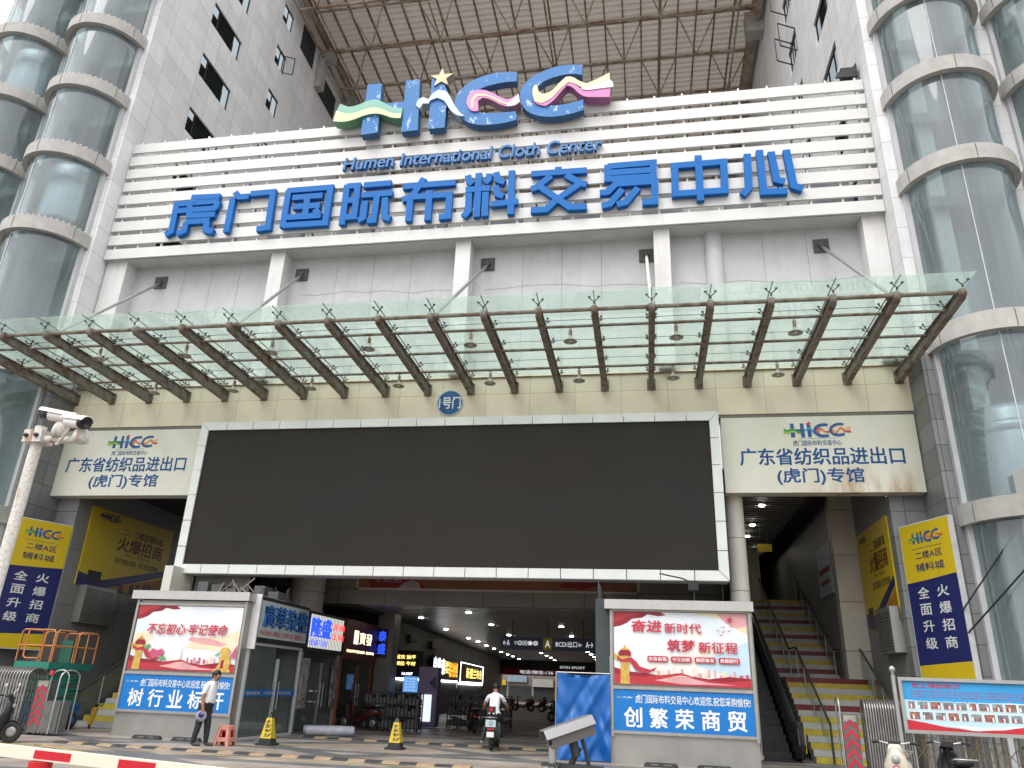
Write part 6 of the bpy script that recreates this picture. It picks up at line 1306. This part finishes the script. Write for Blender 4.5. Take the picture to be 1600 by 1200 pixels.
# ---------------------------------------------------------------- people
def skin_body(joints,edges,levels=2):
    names=list(joints); me=bpy.data.meshes.new('person'); me.from_pydata([joints[n][0] for n in names],[(names.index(a),names.index(b)) for a,b in edges],[])
    o=bpy.data.objects.new('person',me); COL.objects.link(o)
    sk=o.modifiers.new('s','SKIN'); sk.use_smooth_shade=True
    for i,n in enumerate(names):
        r=joints[n][1]; d=me.skin_vertices[0].data[i]; d.radius=(r if isinstance(r,tuple) else (r,r)); d.use_root=(i==0)
    ss=o.modifiers.new('u','SUBSURF'); ss.levels=levels; ss.render_levels=levels
    dg=bpy.context.evaluated_depsgraph_get(); m2=bpy.data.meshes.new_from_object(o.evaluated_get(dg)); o.modifiers.clear(); o.data=m2; bpy.data.meshes.remove(me)
    return o
def fingers(J,E,hand,wrist,dirv,side,pre,curl=.5):
    'five separate fingers rooted in the palm'
    h=Vector(J[hand][0]); d=Vector(dirv).normalized(); s=Vector(side).normalized(); nrm=d.cross(s)
    for k,(o_,l) in enumerate(((-.030,.055),(-.010,.068),(.010,.07),(.028,.06))):
        a=h+s*o_+d*.03; b=a+(d+nrm*curl*.3).normalized()*l*.55; c=b+(d+nrm*curl).normalized()*l*.5
        for nm,p,r in ((f'{pre}f{k}a',a,.010),(f'{pre}f{k}b',b,.0088),(f'{pre}f{k}c',c,.0078)): J[nm]=(tuple(p),r)
        E+= [(hand,f'{pre}f{k}a'),(f'{pre}f{k}a',f'{pre}f{k}b'),(f'{pre}f{k}b',f'{pre}f{k}c')]
    a=h-s*.04-d*.01; b=a-s*.02+d*.03+nrm*.01; c=b+d*.03
    for nm,p,r in ((pre+'ta',a,.012),(pre+'tb',b,.0105),(pre+'tc',c,.009)): J[nm]=(tuple(p),r)
    E+=[(hand,pre+'ta'),(pre+'ta',pre+'tb'),(pre+'tb',pre+'tc')]
def paint(o,mats,fn):
    for m in mats: o.data.materials.append(m)
    for p in o.data.polygons: p.material_index=fn(p.center); p.use_smooth=True
SKIN=mat('skin_tan',(.33,.17,.11),.5,0,.1,20); SHIRT=mat('white_shirt',(.72,.72,.74),.7,0,.06,9,bump=.6); TROU=mat('black_trousers',(.022,.024,.03),.7,0,.2,9,bump=.4); SHOE=mat('dark_shoe',(.05,.045,.042),.5,0,.2,12); HAIR=mat('black_hair',(.012,.011,.011),.45,0,.3,40)
# standing man, facing +X, right side towards the camera
J={'pel':((-.03,0,.95),(.155,.125)),'wai':((.04,0,1.07),(.19,.18)),'che':((.04,0,1.27),(.20,.165)),'shl':((.045,0,1.42),(.13,.09)),'nec':((.10,0,1.53),.052),'jaw':((.15,0,1.60),.076),'sku':((.165,0,1.675),(.098,.108)),'top':((.15,0,1.745),.055),
 'fac':((.225,0,1.635),.048),'nos':((.268,0,1.632),.014),
 'rsh':((.03,-.19,1.41),.078),'rel':((.0,-.255,1.14),.055),'rwr':((.055,-.255,.90),.037),'rha':((.07,-.24,.83),(.042,.022)),
 'lsh':((.03,.185,1.41),.068),'lel':((.0,.245,1.14),.047),'lwr':((.03,.245,.90),.032),'lha':((.04,.24,.83),(.042,.022)),
 'rhi':((-.04,-.095,.88),.122),'rkn':((-.07,-.105,.49),.088),'ran':((-.145,-.11,.09),.062),'rhe':((-.165,-.11,.045),.042),'rto':((.08,-.12,.035),.036),
 'lhi':((-.02,.095,.88),.122),'lkn':((.06,.105,.49),.088),'lan':((.08,.11,.09),.062),'lhe':((.06,.11,.045),.042),'lto':((.31,.10,.035),.036)}
E_=[('pel','wai'),('wai','che'),('che','shl'),('shl','nec'),('nec','jaw'),('jaw','sku'),('sku','top'),('jaw','fac'),('fac','nos'),('shl','rsh'),('rsh','rel'),('rel','rwr'),('rwr','rha'),('shl','lsh'),('lsh','lel'),('lel','lwr'),('lwr','lha'),('pel','rhi'),('rhi','rkn'),('rkn','ran'),('ran','rhe'),('rhe','rto'),('pel','lhi'),('lhi','lkn'),('lkn','lan'),('lan','lhe'),('lhe','lto')]
fingers(J,E_,'rha','rwr',(.12,0,-1),(1,0,0),'r',1.0); fingers(J,E_,'lha','lwr',(.12,0,-1),(1,0,0),'l',.8)
man=skin_body(J,E_)
def mcol(c):
    if c.z>1.515 : return 0
    if c.z<.085: return 3
    if abs(c.y)>.185 and 1.0<c.z<1.22: return 0
    if c.z>1.0: return 1
    if abs(c.y)>.195 and c.z>.7: return 0
    return 2
paint(man,[SKIN,SHIRT,TROU,SHOE],mcol); man.location=(-11.13,19.33,0); ORG[man]=Vector((0,0,0))
tag(man,'person in white shirt and black trousers standing with a fan before the kiosk','person')
def childmesh(q,name,m,parent,dx=None):
    o=q.build(name,m); o.parent=parent; return o
q=MB(); q.lathe([(.100,-.045),(.113,.0),(.108,.045),(.078,.085),(0,.10)],(.135,0,1.685),20,axis=(-.42,0,1)); q.lathe([(.0,0),(.055,0),(.06,.03),(.045,.08),(0,.085)],(.085,0,1.60),12,axis=(-.1,0,1)); childmesh(q,'hair',HAIR,man)
q=MB(); 
for s in (-1,1):
    q.lathe([(0,-.012),(.022,-.01),(.028,0),(.022,.01),(0,.012)],(.145,s*.092,1.635),10,axis=(0,s,0))
childmesh(q,'ear',SKIN,man)
q=MB()
for s in (-1,1): q.lathe([(0,0),(.007,.001),(.004,.003),(0,.004)],(.248,s*.032,1.66),8,axis=(1,s*.5,0))
childmesh(q,'eye',HAIR,man)
q=MB(); q.box(.262,.268,-.022,.022,1.595,1.602); childmesh(q,'mouth',mat('lip_brown',(.25,.1,.08),.5),man)
q=MB(); q.lathe([(.058,-.02),(.072,-.015),(.068,.025),(.056,.03)],(.098,0,1.495),16,axis=(.35,0,1)); childmesh(q,'collar',SHIRT,man)
q=MB(); q.lathe([(.158,-.018),(.16,-.018),(.16,.018),(.158,.018)],(0,0,1.0),24); childmesh(q,'belt',BLACK,man)
t=thing('hand_fan','round fan with a blue print held low by the standing man','fan',(-11.06,19.08,.72)); q=MB()
q.lathe([(0,-.002),(.135,-.002),(.135,.002),(0,.002)],(-11.08,19.07,.70),24,axis=(.25,-1,.15)); q.build('fan_leaf',mat('fan_print',(.35,.33,.42),.5,0,.55,14),t)
q=MB(); q.lathe([(0,.003),(.07,.003),(.075,.004),(0,.004)],(-11.08,19.07,.73),20,axis=(.25,-1,.15)); q.build('fan_print',mat('fan_blue',(.04,.05,.25),.5),t)
q=MB(); q.tube([(-11.065,19.085,.86),(-11.07,19.08,.76)],.009,6); q.build('fan_handle',SW,t)
# rider, seen from behind, facing +Y
J={'pel':((0,-.28,.90),(.165,.14)),'wai':((0,-.26,1.05),(.15,.125)),'che':((0,-.20,1.26),(.18,.12)),'shl':((0,-.16,1.40),(.14,.09)),'nec':((0,-.13,1.50),.052),'jaw':((0,-.10,1.57),.07),'sku':((0,-.10,1.65),(.09,.095)),'top':((0,-.11,1.70),.055),'fac':((0,-.02,1.60),.045),
 'rsh':((.19,-.15,1.38),.07),'rel':((.33,.0,1.14),.047),'rwr':((.33,.21,1.05),.034),'rha':((.33,.27,1.045),.036),'lsh':((-.19,-.15,1.38),.07),'lel':((-.33,.0,1.14),.047),'lwr':((-.33,.21,1.05),.034),'lha':((-.33,.27,1.045),.036),
 'rhi':((.11,-.22,.86),.105),'rkn':((.2,.2,.72),.075),'ran':((.18,.18,.34),.05),'rto':((.2,.36,.33),.04),'lhi':((-.11,-.22,.86),.105),'lkn':((-.27,.16,.64),.075),'lan':((-.36,.02,.2),.05),'lto':((-.38,.18,.13),.042)}
E_=[('pel','wai'),('wai','che'),('che','shl'),('shl','nec'),('nec','jaw'),('jaw','sku'),('sku','top'),('jaw','fac'),('shl','rsh'),('rsh','rel'),('rel','rwr'),('rwr','rha'),('shl','lsh'),('lsh','lel'),('lel','lwr'),('lwr','lha'),('pel','rhi'),('rhi','rkn'),('rkn','ran'),('ran','rto'),('pel','lhi'),('lhi','lkn'),('lkn','lan'),('lan','lto')]
fingers(J,E_,'rha','rwr',(-.2,1,-.3),(1,.2,0),'r',1.2); fingers(J,E_,'lha','lwr',(.2,1,-.3),(-1,.2,0),'l',1.2)
rid=skin_body(J,E_)
def rcol(c):
    if c.z>1.485: return 0
    if c.z>.95 and abs(c.x)<.25: return 1
    if abs(c.x)>.25 and c.z>.95: return 1 if c.z>1.26 else 0
    if c.z<.22 or (c.z<.4 and c.y>.26): return 3
    return 2
paint(rid,[SKIN,mat('white_tshirt',(.78,.78,.84),.7,0,.05,8,bump=.5),TROU,mat('white_shoe',(.5,.48,.44),.6)],rcol); rid.location=(-4.33,23.1,0); rid.rotation_euler=(0,0,R(3)); ORG[rid]=Vector()
tag(rid,'person in white t-shirt and black cap riding a scooter into the passage','person')
q=MB(); q.lathe([(.098,-.05),(.104,.0),(.10,.05),(.07,.09),(0,.105)],(0,-.10,1.655),20); q.prism([(-.08,0),(.08,0),(.06,.09),(-.06,.09)],FR((0,0,0),0),0,0) if 0 else None; childmesh(q,'cap',HAIR,rid)
# distant dark figures in the passage
J={'pel':((0,0,.92),(.15,.11)),'che':((0,0,1.25),(.17,.11)),'shl':((0,0,1.40),(.13,.08)),'nec':((0,0,1.5),.05),'sku':((0,0,1.64),.09),'rsh':((.18,0,1.38),.06),'rwr':((.23,.06,.9),.035),'lsh':((-.18,0,1.38),.06),'lwr':((-.23,.06,.9),.035),'rhi':((.1,0,.86),.09),'ran':((.11,.1,.06),.05),'lhi':((-.1,0,.86),.09),'lan':((-.11,-.1,.06),.05)}
E_=[('pel','che'),('che','shl'),('shl','nec'),('nec','sku'),('shl','rsh'),('rsh','rwr'),('shl','lsh'),('lsh','lwr'),('pel','rhi'),('rhi','ran'),('pel','lhi'),('lhi','lan')]
far=skin_body(J,E_); DKC=mat('dark_clothes',(.03,.03,.035),.8)
paint(far,[SKIN,DKC],lambda c:0 if c.z>1.5 else 1); far.location=(-4.0,41,0); tag(far,'person in dark clothes standing in the passage, nearer of two','person')
f2=far.copy(); COL.objects.link(f2); f2.location=(-3.0,47,0); f2.rotation_euler=(0,0,.8); f2['label']='person in dark clothes standing farthest back in the passage'
